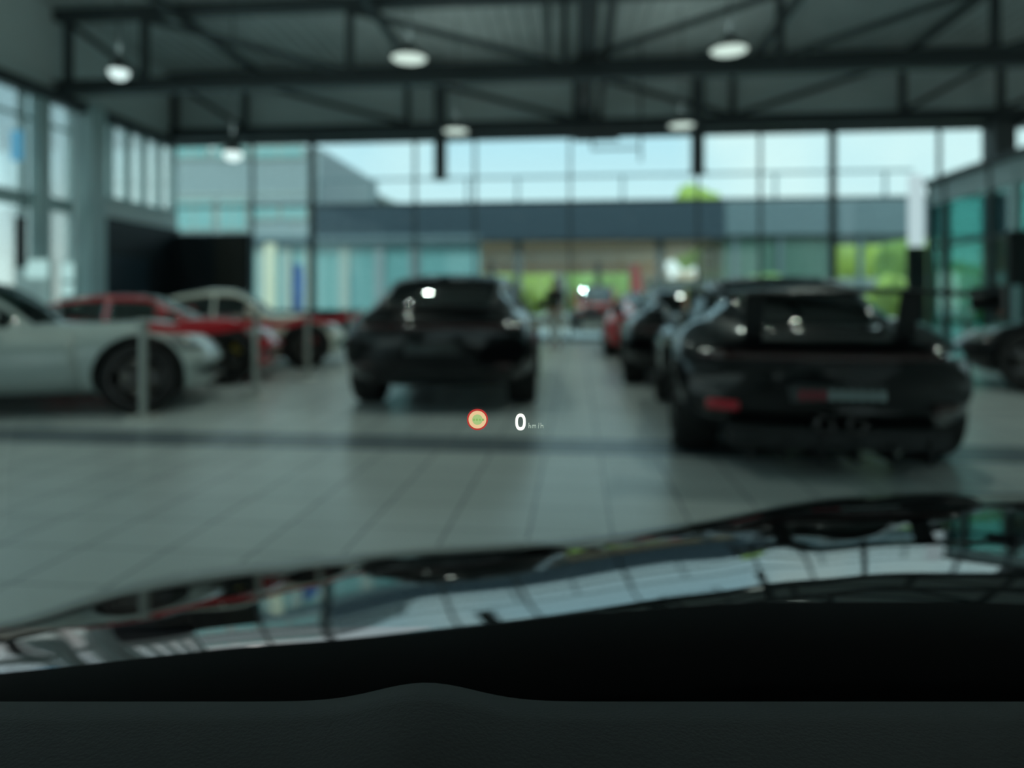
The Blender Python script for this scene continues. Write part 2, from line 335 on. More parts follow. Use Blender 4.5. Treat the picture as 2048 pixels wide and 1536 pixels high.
# dark posts hanging under the far truss
for x, y1, lab in ((881, 357, 'dark square hanger under the far truss, left one'), (1395, 347, 'dark square hanger under the far truss, right one')):
    v = 17.8; u = ux(x, v); Y = B(u, v).y; z1 = EYE+(HZ-y1)*Y/F
    t = thing('ceiling_hanger', lab, 'hanger', B(u, v, 0), -TH, 'dark hangers below the far truss')
    MB().box(-0.15, 0.15, -0.15, 0.15, z1, 7.3, 0.01).build('housing', M['steel'], t)
    MB().box(-0.19, 0.19, -0.19, 0.19, z1-0.03, z1+0.04, 0.01).build('end_plate', M['steel'], t)
# hanging rail frame
t = thing('ceiling_rack', 'thin dark rail rack hung under the far truss right of centre', 'frame', B(ux(1225, 17), 17, 0), -TH)
MB().box(-0.95, 0.15, -0.05, 0.05, 5.05, 5.25, 0.01).build('housing', M['steel'], t)
MB().bar((0.68, 0, 7.52), (0.68, 0, 4.52), 0.05, 0.05).bar((-0.5, 0, 4.85), (0.68, 0, 4.85), 0.05, 0.05).build('rail', M['steel'], t)
MB().bar((-0.5, 0, 7.52), (-0.5, 0, 4.83), 0.05, 0.05).build('rod', M['steel'], t)

# ------------------------------------------------------------------ ceiling lamps
def lamp(u, v, z, r, label, power):
    loc = B(u, v, z)
    t = thing('pendant_lamp', label, 'lamp', loc, -TH, 'round lamps below the roof')
    MB().lathe([(0.001, 0.26), (0.05, 0.26), (0.09, 0.20), (r*0.55, 0.12), (r, 0.05), (r, 0.0), (r*0.93, 0.0), (r*0.93, 0.02), (0.001, 0.02)], 32, 'z').build('shade', M['lamp_shell'], t, True)
    MB().lathe([(0.001, 0.004), (r*0.9, 0.004), (r*0.92, 0.015)], 32, 'z').build('diffuser', M['lamp_glow'], t, True)
    if r < 0.2: MB().lathe([(r*0.9, 0.0), (r*0.85, -0.06), (r*0.5, -0.12), (0.001, -0.14)], 32, 'z').build('globe', M['globe_glow'], t, True)
    MB().tube((0, 0, 0.25), (0, 0, 7.5-z), 0.012, n=8).build('rod', M['steel'], t)
    l = bpy.data.lights.new('lamp_light', 'SPOT'); l.energy = power; l.spot_size = math.radians(130); l.spot_blend = 0.6; l.shadow_soft_size = 0.06; l.color = (1, 0.93, 0.80)
    o = bpy.data.objects.new('lamp_light', l); C.objects.link(o); o.parent = t; o.location = (0, 0, -0.04)
    l2 = bpy.data.lights.new('roof_fill_light', 'SPOT'); l2.energy = power*0.3; l2.spot_size = math.radians(165); l2.spot_blend = 1.0; l2.shadow_soft_size = 0.1; l2.color = (1, 0.97, 0.9)  # upward fill added above the closed shade to brighten the roof and bulkhead
    o2 = bpy.data.objects.new('roof_fill_light', l2); C.objects.link(o2); o2.parent = t; o2.location = (0, 0, 0.32); o2.rotation_euler = (PI, 0, 0); return t
def at(x, y, z):                   # place the point of given height seen at that pixel
    Y = (z-EYE)*F/(HZ-y); return (x-1024)/F*Y, Y
def uv(X, Y): return X*CT-Y*ST, X*ST+Y*CT
for x, y, z, lab in ((818, 118, 4.95, 'round white lamp at top, left of centre, before the near truss'), (1458, 102, 4.95, 'round white lamp at top, right of centre, before the near truss'),
    (238, 143, 4.95, 'small bright lamp at the far top left'), (912, 263, 4.95, 'dim round lamp at the far truss, left of centre'), (1363, 252, 4.95, 'dim round lamp at the far truss, right of centre'),
    (466, 306, 3.55, 'low hanging bright lamp before the grey building, left')):
    X, Y = at(x, y, z); u, v = uv(X, Y); lamp(u, v, z, 0.17 if x in (466, 238) else 0.30, lab, 120)
for u, v, lab in ((-2.7, 6.0, 'above the black fastback tail'), (2.4, 6.0, 'above the winged coupe'), (-7.8, 6.0, 'above the white coupe'), (7.5, 6.0, 'above the right side of the hall'),
    (-2.7, -3.6, 'behind the viewpoint to the left'), (2.4, -3.6, 'behind the viewpoint to the right'), (7.5, -3.6, 'behind the viewpoint at the far right'), (-7.8, -3.6, 'behind the viewpoint at the far left')):
    lamp(u, v, 4.95, 0.30, 'round roof lamp '+lab, 120)

# ------------------------------------------------------------------ right hand glass vestibule
u0 = 8.9; zv = 4.1
t = thing('glass_vestibule', 'teal glazed entrance lobby with dark roof band, right side', 'vestibule', B(u0, 0), -TH)
MB().box(-0.25, 3.4, 11.0, 18.25, zv-0.12, zv, 0.02).build('roof_slab', M['steel'], t)
MB().box(-0.05, 0.05, 11.0, 18.2, zv-0.62, zv-0.12).build('fascia', M['steel_light'], t)
mv = [11.0, 12.3, 13.2, 13.9, 14.75, 15.6, 17.4, 18.15]
for q in mv: MB().box(-0.07, 0.07, q-0.05, q+0.05, 0, zv-0.1).build('mullion', M['steel'] if q not in (13.9, 14.75) else M['steel_light'], t)
MB().box(-0.04, 0.04, 11, 18.2, 2.42, 2.5).box(-0.04, 0.04, 11, 18.2, 0.0, 0.1).build('rail', M['steel'], t)
MB().box(-0.006, 0.006, 11, 18.2, 0.1, zv-0.12).build('glass_pane', M['teal_glass'], t)
MB().box(0, 3.3, 10.99, 11.01, 0.1, zv-0.12).build('glass_pane', M['teal_glass'], t)
MB().box(0, 3.3, 18.17, 18.18, 0.1, zv-0.12).build('glass_pane', M['teal_glass'], t)
column(9.35, 13.75, 0.34, 0.34, M['steel_light'], 'pale column standing inside the teal lobby', zv-0.14)
X, Y = 0, 0
t = thing('glowing_banner', 'tall white banner with added glow above a black panel beside the teal lobby', 'sign', B(ux(1832, 16.6), 16.6), -TH)
MB().box(-0.17, 0.17, -0.03, 0.03, 2.35, 4.0, 0.01).build('banner_face', M['banner_glow'], t)  # glow added to the white face in place of bright daylight behind it
MB().box(-0.2, 0.2, -0.06, 0.06, 0.0, 2.33, 0.01).build('stand', M['plastic'], t)
t = thing('display_screen', 'black screen on a post at the right picture edge', 'screen', B(ux(2050, 12.6), 12.6), -TH)
MB().box(-0.28, 0.28, -0.05, 0.05, 1.35, 2.3, 0.02).build('panel', M['plastic'], t)
MB().box(-0.05, 0.05, -0.04, 0.04, 0, 1.36).box(-0.2, 0.2, -0.2, 0.2, 0, 0.03).build('stand', M['steel'], t)
# left edge fittings behind/near the left glazing
t = thing('wall_banner', 'narrow black banner hanging by the left glazing', 'banner', B(ux(42, 12.6), 12.6), -TH)
MB().box(-0.11, 0.11, -0.03, 0.03, 1.75, 2.75, 0.005).build('cloth', M['plastic'], t)
MB().tube((0, 0, 2.7), (0, 0, 5.5), 0.012, n=8).build('rod', M['steel'], t)
t = thing('light_box', 'glowing white light box low by the left glazing', 'light box', B(ux(66, 12.8), 12.8), -TH)
MB().box(-0.36, 0.40, -0.06, 0.06, 0.0, 1.94, 0.01).build('housing', M['white_panel'], t)
MB().box(-0.1, 0.38, -0.075, -0.058, 1.54, 1.90).build('screen', M['light_panel'], t)
t = thing('light_box', 'small glowing panel on the pale column', 'light box', B(ux(140, 13.9), 13.9), -TH)
MB().box(-0.16, 0.16, -0.05, 0.05, 0.9, 1.96, 0.01).build('housing', M['steel_light'], t)
MB().box(-0.13, 0.13, -0.065, -0.048, 1.54, 1.92).box(-0.12, 0.12, -0.065, -0.048, 1.2, 1.46).build('screen', M['light_panel'], t)
MB().box(-0.05, 0.05, -0.04, 0.04, 0, 0.92).build('stand', M['steel'], t)
t = thing('hanging_sign', 'small light blue sign hanging high at the left edge', 'sign', B(ux(34, 12.5), 12.5), -TH)
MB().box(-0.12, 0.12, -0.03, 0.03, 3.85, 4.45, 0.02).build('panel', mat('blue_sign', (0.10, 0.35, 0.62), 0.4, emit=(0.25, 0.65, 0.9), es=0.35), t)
MB().tube((0, 0, 4.4), (0, 0, 5.5), 0.01, n=8).build('rod', M['steel'], t)

# dark reception desk
t = thing('reception_desk', 'long low black desk behind the roped cars', 'desk', B(ux(610, 16.5), 16.5), -TH)
MB().box(-1.3, 1.3, -0.3, 0.3, 0.0, 0.82, 0.02).build('body', M['plastic'], t)
MB().box(-1.38, 1.38, -0.38, 0.38, 0.82, 0.87, 0.01).build('desk_top', M['dark_wall'], t)

# ------------------------------------------------------------------ outside
ground = struct('ground', MB().box(-60, 60, VB+0.2, 120, -0.35, -0.05), M['asphalt'], 'grey paving outside')
g2 = struct('ground_left', MB().box(-60, UL-0.25, -60, VB+0.19, -0.35, -0.05), M['asphalt'])
g3 = struct('ground_front', MB().box(UL-0.2, 60, -60, VF-0.25, -0.35, -0.05), M['asphalt'])
V1 = 30.0
cu0, cu1 = ux(622, V1), ux(1450, V1)
t = thing('entrance_canopy', 'wide dark blue canopy with boarded underside across the yard', 'canopy', B(0, V1), -TH)
MB().box(cu0, cu1, 0, 0.4, 3.75, 5.40).build('fascia', M['facade_dark'], t)
MB().box(cu0, cu1, 0.4, 20, 3.9, 4.1).build('soffit', M['soffit'], t)
MB().box(cu0, cu1, 0.4, 20, 4.12, 5.3).build('roof_slab', M['facade_dark'], t)
for x in (1035, 1322):
    q = ux(x, V1+0.2); MB().box(q-0.16, q+0.16, 0.45, 0.77, -0.05, 3.9).build('pillar', M['steel'], t)
MB().box(cu0, cu1, 19.6, 20, 3.15, 3.9).build('back_beam', M['soffit'], t)
for q in (-6.0, 1.5): MB().box(q-0.2, q+0.2, 18, 18.4, -0.05, 3.9).build('pillar', M['steel'], t)
t = thing('roof_railing', 'thin steel railing along the edge of the yard roofs', 'railing', B(0, V1+0.3), -TH)
ra, rb = cu0+0.2, ux(1832, V1)
MB().box(ra, rb, -0.04, 0.04, 6.58, 6.68).build('handrail', M['grey_fascia'], t)
for x in (640, 745, 935, 1140, 1035, 1245, 1395, 1550, 1770): q = ux(x, V1+0.3); MB().box(q-0.05, q+0.05, -0.04, 0.04, 5.38, 6.6).build('post', M['grey_fascia'], t)
t = thing('yard_building', 'grey roofed block with green glazed front at the right of the yard', 'building', B(0, V1), -TH)
q0, q1 = cu1+0.02, ux(1880, V1)
MB().box(q0, q1, 0, 6, 3.95, 5.38).build('fascia', M['grey_fascia'], t)
MB().box(q0, ux(1665, V1), 0.3, 6, 2.1, 3.93).build('glazed_front', M['green_glass_wall'], t)
MB().box(q0, q1, 0.2, 0.5, 1.9, 2.1).build('transom', M['roof_grey'], t)
for x in (1470, 1560, 1665, 1720): q = ux(x, V1+0.2); MB().box(q-0.09, q+0.09, 0.1, 0.3, -0.05, 3.95).build('pillar', M['grey_fascia'], t)
# grey building to the left
V2 = 40.0
t = thing('grey_building', 'long grey clad building with two rows of windows, left', 'building', B(0, V2), -TH)
b0, b1 = ux(335, V2), ux(640, V2)
MB().box(b0, b1, 0, 12, 0, 10.4).build('wall', M['siding'], t)
MB().box(b0, b1, -0.06, 0.0, 6.3, 6.45).box(b0, b1, -0.06, 0.0, 7.6, 7.7).box(b0, b1, -0.06, 0, 4.7, 4.8).build('cladding_strip', M['siding2'], t)
for x0, x1, y0, y1 in ((350, 430, 400, 462), (440, 495, 400, 462), (505, 560, 410, 440), (565, 615, 410, 440), (350, 420, 293, 318), (430, 500, 293, 318), (510, 610, 293, 318)):
    a, b_ = ux(x0, V2), ux(x1, V2); Y = B((a+b_)/2, V2).y; za, zb_ = EYE+(HZ-y1)*Y/F, EYE+(HZ-y0)*Y/F
    f_ = MB().box(a, b_, -0.12, 0.02, za, zb_).build('window', M['siding2'], t)
    MB().box(a+0.12, (a+b_)/2-0.06, -0.15, -0.11, za+0.12, zb_-0.12).box((a+b_)/2+0.06, b_-0.12, -0.15, -0.11, za+0.12, zb_-0.12).build('pane', M['far_glass'], f_)
# gable roof house between the grey building and the sky
V3 = 53.0
t = thing('gabled_house', 'pale house with a sloping grey roof beside the grey building', 'house', B(0, V3), -TH)
a, b_ = ux(640, V3), ux(790, V3); Y = B(a, V3).y
zl = EYE+(HZ-330)*Y/F; zr = EYE+(HZ-405)*Y/F
MB().add([(a, 0, 0), (b_, 0, 0), (b_, 0, zr-0.6), (a, 0, zl-0.6), (a, 8, 0), (b_, 8, 0), (b_, 8, zr-0.6), (a, 8, zl-0.6)], [(0,1,2,3), (4,7,6,5), (0,4,5,1), (1,5,6,2), (3,2,6,7), (0,3,7,4)]).build('wall', M['siding2'], t)
MB().bar(((a-0.1), 4, zl-0.35), (b_+0.6, 4, zr-0.5), 8.6, 0.35).build('roof', M['roof_grey'], t)
# shopfront strip beneath the grey building
V4 = 27.0
t = thing('shop_front', 'pale shop front with glazed doors seen left of the black hatchback', 'shop', B(0, V4), -TH)
a, b_ = ux(480, V4), ux(960, V4)
MB().box(a, b_, 0.0, 0.3, 0, 3.6).build('wall', M['far_glass'], t)
MB().box(a-0.1, b_, -0.25, 0.3, 3.35, 3.75).build('fascia', M['grey_fascia'], t)
for x, m_ in ((525, 'siding2'), (575, 'siding2'), (620, 'siding2'), (690, 'siding2'), (760, 'siding'), (830, 'siding')):
    q = ux(x, V4); MB().box(q-0.2, q+0.2, -0.1, 0.02, 0, 3.4).build('pilaster', M[m_], t)
tag(MB().box(-0.2, 0.2, -0.06, 0.06, 0.0, 3.2, 0.02).build('sign_board', M['cream']), 'tall cream sign board outside beyond the black corner', 'sign').location = B(ux(541, 24), 24); bpy.data.objects['sign_board'].rotation_euler = (0, 0, -TH)
# beach flags
def flag(x, v, m_, label, h=2.6):
    t = thing('flag_banner', label, 'flag', B(ux(x, v), v, -0.05), -TH, 'banner flags in the yard')
    MB().tube((0, 0, 0), (0, 0, h), 0.03, n=8).build('pole', M['steel'], t)
    vs = []; fs = []
    for k in range(13):
        z = 0.6+(h-0.7)*k/12; wv = 0.30+0.12*math.sin(k/12*PI)
        for s_ in (-0.01, 0.01): vs += [(0.03, s_+0.03*math.sin(k*0.7), z), (0.03+wv, s_+0.05*math.sin(k*0.7+1), z)]
    for k in range(12):
        o = k*4; fs += [(o, o+1, o+5, o+4), (o+2, o+6, o+7, o+3), (o+1, o+3, o+7, o+5), (o, o+4, o+6, o+2)]
    fs += [(0, 2, 3, 1), (48, 49, 51, 50)]
    MB().add(vs, fs).build('cloth', m_, t)
flag(585, 24, M['blue_cloth'], 'blue banner flag outside left of the hatchback'); flag(1260, 26, M['red_flag'], 'red banner flag beside the orange off-roader'); flag(1115, 33, M['white_flag'], 'white banner flag behind the standing person')
t = thing('billboard', 'pair of peach panels beyond the yard, right of centre', 'billboard', B(ux(1305, 48), 48, -0.05), -TH)
MB().box(-1.1, 1.1, -0.05, 0.05, 0.9, 3.3).build('panel', M['peach'], t); MB().box(1.6, 2.9, -0.05, 0.05, 0.9, 3.2).build('panel', M['peach'], t)
for q in (-0.9, 0.9, 1.8, 2.7): MB().box(q-0.06, q+0.06, 0.05, 0.15, 0, 3.0).build('post', M['steel'], t)
t = thing('garden_wall', 'low pale wall across the right of the yard', 'wall', B(ux(1640, 37), 37, -0.05), -TH)
MB().box(-9, 9, -0.15, 0.15, 0, 2.2).build('wall', M['siding2'], t); MB().box(-9.1, 9.1, -0.22, 0.22, 2.2, 2.35).build('coping', M['white_panel'], t)

# foliage: lumpy crowns with leaf clumps
from mathutils import noise as mn
def crown(cx, cy, cz, rx, ry, rz, seed, n=4):
    bm = bmesh.new(); bmesh.ops.create_icosphere(bm, subdivisions=n, radius=1)
    for q in bm.verts:
        d_ = q.co.normalized(); k_ = 1+0.30*mn.noise(d_*2.2+Vector((seed*3.1, 0, 0)))+0.18*mn.noise(d_*6+Vector((0, seed, 0)))+0.10*mn.noise(d_*15)
        q.co = Vector((cx+d_.x*k_*rx, cy+d_.y*k_*ry, cz+d_.z*k_*rz))
    vs = [q.co[:] for q in bm.verts]; fs = [[q.index for q in f.verts] for f in bm.faces]; bm.free(); return vs, fs
def bush(x, v, rx, rz, m_, label, name='bush', trunk=0.0, group=None):
    t = thing(name, label, 'tree' if trunk else 'bush', B(ux(x, v), v, -0.05), -TH, group)
    mb = MB()
    for k in range(5):
        a = k*1.3; mb.add(*crown(0.45*rx*math.cos(a)*(k > 0), 0.4*rx*math.sin(a)*(k > 0), trunk+rz*(0.55+0.22*(k % 2)), rx*0.62, rx*0.55, rz*0.52, k+x*0.01, 3))
    mb.build('foliage', m_, t, True)
    if trunk or True:
        MB().tube((0, 0, 0), (0, 0, trunk+rz*0.6), 0.09 if not trunk else 0.25, 0.05 if not trunk else 0.12).build('trunk' if trunk else 'stem', M['bark'], t)
bush(985, 55, 2.0, 3.4, M['leaf'], 'lime green bush beyond the canopy, left one'); bush(1072, 59, 2.2, 3.9, M['leaf'], 'lime green bush beyond the canopy behind the person')
bush(1160, 64, 2.4, 3.4, M['leaf2'], 'green bush behind the orange off-roader'); bush(1232, 58, 2.0, 3.4, M['leaf2'], 'green bush right of the orange off-roader')
bush(1400, 55, 2.6, 5.2, M['leaf'], 'broad tree top rising just above the dark canopy', 'tree', 3.6)
bush(1715, 43, 1.9, 3.8, M['leaf'], 'yellow green tree beyond the low wall', 'tree', 0.8); bush(1812, 38.8, 1.4, 3.6, M['leaf2'], 'green tree beside the yellow green one', 'tree', 0.8)
bush(1800, 24, 1.0, 1.5, M['leaf'], 'bright lime bush right behind the winged coupe roof')
bush(1935, 27, 1.4, 1.7, M['leaf2'], 'dark green tree seen through the teal lobby', 'tree', 0.3)
bush(1540, 27.5, 1.2, 1.7, M['leaf2'], 'green bush before the green glazed front')

# ------------------------------------------------------------------ cars
def wheel_meshes(r, wd, spokes, rimmat, cal, key):
    tyre = MB().lathe([(r*0.70, -wd/2+0.01), (r*0.78, -wd/2), (r*0.93, -wd/2), (r*0.985, -wd/2+0.02), (r, -wd/2+0.05), (r, wd/2-0.05), (r*0.985, wd/2-0.02), (r*0.93, wd/2), (r*0.78, wd/2), (r*0.70, wd/2-0.01), (r*0.68, 0), (r*0.70, -wd/2+0.01)], 48)
    rim = MB().lathe([(r*0.72, wd/2-0.005), (r*0.74, wd/2+0.004), (r*0.70, wd/2+0.004), (r*0.67, wd/2-0.03), (r*0.66, -wd/2+0.02), (r*0.71, -wd/2+0.01)], 48)
    rim.lathe([(0.001, wd/2-0.02), (0.05, wd/2-0.02), (0.06, wd/2-0.04), (0.065, 0.0), (0.001, 0.0)], 24)
    for k in range(spokes):
        for dd in (-0.10, 0.10):
            a = 2*PI*k/spokes; b_ = a+dd*1.6
            rim.bar((wd/2-0.045, 0.05*math.cos(a), 0.05*math.sin(a)), (wd/2-0.012, r*0.69*math.cos(b_), r*0.69*math.sin(b_)), 0.022, 0.03)
    disc = MB().lathe([(0.001, 0.02), (r*0.52, 0.02), (r*0.52, 0.0), (0.001, 0.0)], 32)
    calp = MB()
    for k in range(6):
        a0, a1 = 0.35+k*0.14, 0.35+(k+1)*0.14
        vs = []
        for a in (a0, a1):
            for rr in (r*0.40, r*0.60):
                for x_ in (-0.03, 0.05): vs.append((x_, rr*math.cos(a), rr*math.sin(a)))
        calp.add(vs, [(0,1,3,2), (4,6,7,5), (0,4,5,1), (2,3,7,6), (0,2,6,4), (1,5,7,3)])
    return tyre, rim, disc, calp
def interp(keys, ys):
    """smooth (monotone-ish) interpolation of (y, value) keys"""
    k = np.array(keys, float); x, y = k[:, 0], k[:, 1]; m_ = np.gradient(y, x)
    s = np.diff(y)/np.diff(x)
    for i in range(1, len(x)-1): m_[i] = 0 if s[i-1]*s[i] <= 0 else 2*s[i-1]*s[i]/(s[i-1]+s[i])
    m_[0], m_[-1] = s[0], s[-1]
    i = np.clip(np.searchsorted(x, ys)-1, 0, len(x)-2); h = x[i+1]-x[i]; t = np.clip((ys-x[i])/h, 0, 1)
    return (2*t**3-3*t**2+1)*y[i]+(t**3-2*t**2+t)*h*m_[i]+(-2*t**3+3*t**2)*y[i+1]+(t**3-t**2)*h*m_[i+1]
def ssin(a, p): return np.sign(a)*np.abs(a)**p
def make_car(name, label, loc, heading, P, cat='car', group=None):
    """local +y is forward; P holds the shape of this kind of car"""
    root = thing(name, label, cat, loc, heading, group)
    L, W, r = P['L'], P['W'], P['r']; ya, yf = P['axles']; yr0, yf0 = P['ends']
    ys = np.concatenate([[yr0, yr0+0.02, yr0+0.06, yr0+0.12], np.linspace(yr0+0.2, yf0-0.2, 44), [yf0-0.12, yf0-0.06, yf0-0.02, yf0]])
    top = interp(P['top'], ys); bot = interp(P['bottom'], ys); wid = interp(P['width'], ys)
    nphi = 33; phis = np.linspace(-PI/2, PI/2, nphi)
    V = []; zc = P.get('zc', 0.52)
    for y, t_, b_, w_ in zip(ys, top, bot, wid):
        c = min(zc, (t_+b_)/2+0.05)
        xs = w_*ssin(np.cos(phis), P.get('ex', 0.42)); s_ = np.sin(phis)
        zs = np.where(s_ >= 0, c+(t_-c)*ssin(s_, P.get('ez', 0.85)), c+(c-b_)*ssin(s_, 0.6))
        ring = []
        for x_, z_, sg in list(zip(xs, zs, s_)):
            ring.append([x_, y, z_])
        full = [[-a, b2, c2] for a, b2, c2 in ring[1:-1]][::-1]
        pts = ring+full
        V.append(pts)
    V = np.array(V); nr = V.shape[1]
    X, Y, Z = V[:, :, 0], V[:, :, 1], V[:, :, 2]
    # fender swell over the axles
    for (yy, amp, sg) in ((ya, P.get('hip', 0.05), 0.42), (yf, P.get('fen', 0.05), 0.38)):
        g = amp*np.exp(-((Y-yy)/sg)**2)*np.exp(-((np.abs(X)-0.78*W/2)/(0.17*W))**2)*(Z > zc-0.02); Z += g
    # plan curvature of nose and tail
    tn = (Y-(yr0+yf0)/2)/((yf0-yr0)/2)
    rr_ = (np.abs(X)/(W/2))**2.6
    Y += np.where(tn < 0, P.get('ctail', 0.22), 0)*rr_*np.clip((-tn-0.45)/0.55, 0, 1)**1.5
    Y -= np.where(tn > 0, P.get('cnose', 0.45), 0)*rr_*np.clip((tn-0.45)/0.55, 0, 1)**1.5
    V = np.stack([X, Y, Z], -1); ns = len(ys)
    verts = V.reshape(-1, 3).tolist()
    faces = [(i*nr+j, i*nr+(j+1) % nr, (i+1)*nr+(j+1) % nr, (i+1)*nr+j) for i in range(ns-1) for j in range(nr)]
    faces += [tuple(range(nr)), tuple(range((ns-1)*nr, ns*nr))[::-1]]
    me = me_from('body', verts, faces, True)
    bm = bmesh.new(); bm.from_mesh(me); bmesh.ops.recalc_face_normals(bm, faces=bm.faces); bm.to_mesh(me)
    bvh = BVHTree.FromBMesh(bm); bm.free()
    me.materials.append(P['paint']); me.materials.append(M['plastic'])
    body = bpy.data.objects.new('body', me); C.objects.link(body)
    # wheel arches cut out
    ww = P.get('ww', 0.25); cut = MB()
    for yy in (ya, yf):
        for sx in (-1, 1):
            a = sx*(W/2-ww-0.07); b_ = sx*(W/2+0.25)
            cut.tube((a, yy, r+0.01), (b_, yy, r+0.01), r+P.get('gap', 0.045), n=40)
    cm = me_from('cut', cut.v, cut.f); bm = bmesh.new(); bm.from_mesh(cm); bmesh.ops.recalc_face_normals(bm, faces=bm.faces); bm.to_mesh(cm); bm.free()
    cm.materials.append(M['plastic']); cm.materials.append(M['plastic'])
    cut_o = bpy.data.objects.new('cut', cm); C.objects.link(cut_o)
    bo = body.modifiers.new('b', 'BOOLEAN'); bo.operation = 'DIFFERENCE'; bo.object = cut_o; bo.solver = 'EXACT'
    for p_ in cm.polygons: p_.material_index = 1
    dg = bpy.context.evaluated_depsgraph_get(); ev = body.evaluated_get(dg)
    nm = bpy.data.meshes.new_from_object(ev); body.modifiers.clear(); body.data = nm; nm.name = 'body'
    bpy.data.objects.remove(cut_o); body.parent = root
    # sharp arch edges stay readable
    # cabin
    kb = P['cabin']        # dict: y0 rear glass base, y1 roof rear, y2 roof front, y3 windscreen base, zr heights, wb, wr
    cy = np.concatenate([np.linspace(kb['y'][0], kb['y'][1], 12)[:-1], np.linspace(kb['y'][1], kb['y'][2], 12)[:-1], np.linspace(kb['y'][2], kb['y'][3], 10)])
    i1, i2 = 11, 22
    zr = interp(kb['zr'], cy); wb = interp(kb['wb'], cy); wr = interp(kb['wr'], cy)
    zb = np.minimum(interp(P['top'], cy)-0.06, zr-0.004)
    nj = 8; nt_ = 8
    rows = []
    for y, z1, z0, a, b_ in zip(cy, zr, zb, wb, wr):
        row = []; zs = z0+(z1-z0)*0.86
        for j in range(nj+1):
            t = j/nj; row.append((a+(b_-a)*t**1.3, y, z0+(zs-z0)*t))
        for j in range(1, nt_+1):
            t = j/nt_*PI/2; row.append((b_*math.cos(t)**0.8 if j < nt_ else 0.0, y, zs+(z1-zs)*math.sin(t)**0.9))
        rows.append(row)
    curve = kb.get('curve', 0.10)
    def vert(i, j, s):
        x, y, z = rows[i][j]; e_ = (abs(x)/(W/2))**2
        if i <= i1: y += curve*e_*(1-i/i1)
        if i >= i2: y -= 0.35*e_*((i-i2)/(len(cy)-1-i2))
        return (s*x, y, z)
    groups = {'roof': MB(), 'rear_window': MB(), 'windscreen': MB(), 'side_window': MB(), 'side_window2': MB()}
    pil = kb.get('pillar', 14)
    for i in range(len(cy)-1):
        for j in range(nj+nt_):
            for s in (-1, 1):
                q = [vert(i, j, s), vert(i+1, j, s), vert(i+1, j+1, s), vert(i, j+1, s)]
                if s < 0: q = q[::-1]
                if j < nj-1 and j > 0 and kb.get('s0', 4) <= i < len(cy)-3 and i != pil: k_ = 'side_window' if s > 0 else 'side_window2'
                elif j >= nj+2 and i < i1 and i >= 1: k_ = 'rear_window'
                elif j >= nj+2 and i >= i2: k_ = 'windscreen'
                else: k_ = 'roof'
                groups[k_].add(q, [(0, 1, 2, 3)])
    for k_, mb_ in groups.items():
        if not mb_.v: continue
        m_ = P.get('roofpaint', P['paint']) if k_ == 'roof' else P.get('glass', M['car_glass'])
        me = me_from(k_, mb_.v, mb_.f, True); bm = bmesh.new(); bm.from_mesh(me); bmesh.ops.remove_doubles(bm, verts=bm.verts, dist=0.0005); bm.to_mesh(me); bm.free()
        o = link('side_window' if k_ == 'side_window2' else k_, me, m_, root)
        so = o.modifiers.new('s', 'SOLIDIFY'); so.thickness = 0.02 if k_ == 'roof' else 0.005; so.offset = -1
    # seats
    for sx in (-0.36, 0.36):
        ysq = P.get('seat_y', 0.1)
        sm = MB().box(sx-0.24, sx+0.24, ysq-0.06, ysq+0.10, 0.45, kb['zr'][2][1]-0.35, 0.05).box(sx-0.13, sx+0.13, ysq-0.09, ysq+0.03, kb['zr'][2][1]-0.36, kb['zr'][2][1]-0.17, 0.04)
        sm.build('seat', P.get('seat_mat', M['seat']), root, True)
    # wheels
    ty, ri, di, ca = wheel_meshes(r, ww, P.get('spokes', 5), None, None, name)
    w0 = ty.build('wheel', M['tyre'], root, True); ro = ri.build('rim', P['rim'], w0); do = di.build('brake_disc', M['disc'], w0); co = ca.build('brake_caliper', P.get('caliper', M['caliper_r']), w0)
    w0.location = (W/2-ww/2-0.02, ya, r)
    for (sx, yy) in ((-1, ya), (1, yf), (-1, yf)):
        c = copy_tree(w0, root); c.location = (sx*(W/2-ww/2-0.02), yy, r)
        if sx < 0: c.rotation_euler = (0, 0, PI)
    # conforming patches
    def patch(nm_, m_, pts, dirn, off=0.008, nu=10, nv=4, parent=root, th=0.01):
        """bilinear quad of (x, z) (rear/front) or (y, z) (sides) pressed onto the body along dirn"""
        vs = []; d_ = Vector(dirn)
        for i in range(nu+1):
            for j in range(nv+1):
                a, b_ = i/nu, j/nv
                p0 = Vector(pts[0])*(1-a)*(1-b_)+Vector(pts[1])*a*(1-b_)+Vector(pts[2])*a*b_+Vector(pts[3])*(1-a)*b_
                o3 = Vector((p0.x, -d_.y*4, p0.y)) if abs(d_.y) > 0.5 else Vector((-d_.x*4, p0.x, p0.y))
                h, nn_, _, _ = bvh.ray_cast(o3, d_)
                if h is None: h = Vector((p0.x, (yr0+0.2 if d_.y > 0 else yf0-0.3), p0.y)) if abs(d_.y) > 0.5 else Vector((-d_.x*W/2, p0.x, p0.y))
                vs.append(h-d_*off)
        n1 = nv+1; fs = [(i*n1+j, (i+1)*n1+j, (i+1)*n1+j+1, i*n1+j+1) for i in range(nu) for j in range(nv)]
        me = me_from(nm_, vs, fs, True); o = link(nm_, me, m_, parent)
        so = o.modifiers.new('s', 'SOLIDIFY'); so.thickness = th*2; so.offset = 0; return o
    P2 = dict(root=root, patch=patch, W=W)
    for nm_, m_, pts, dirn in P.get('patches', ()):
        patch(nm_, m_, pts, dirn)
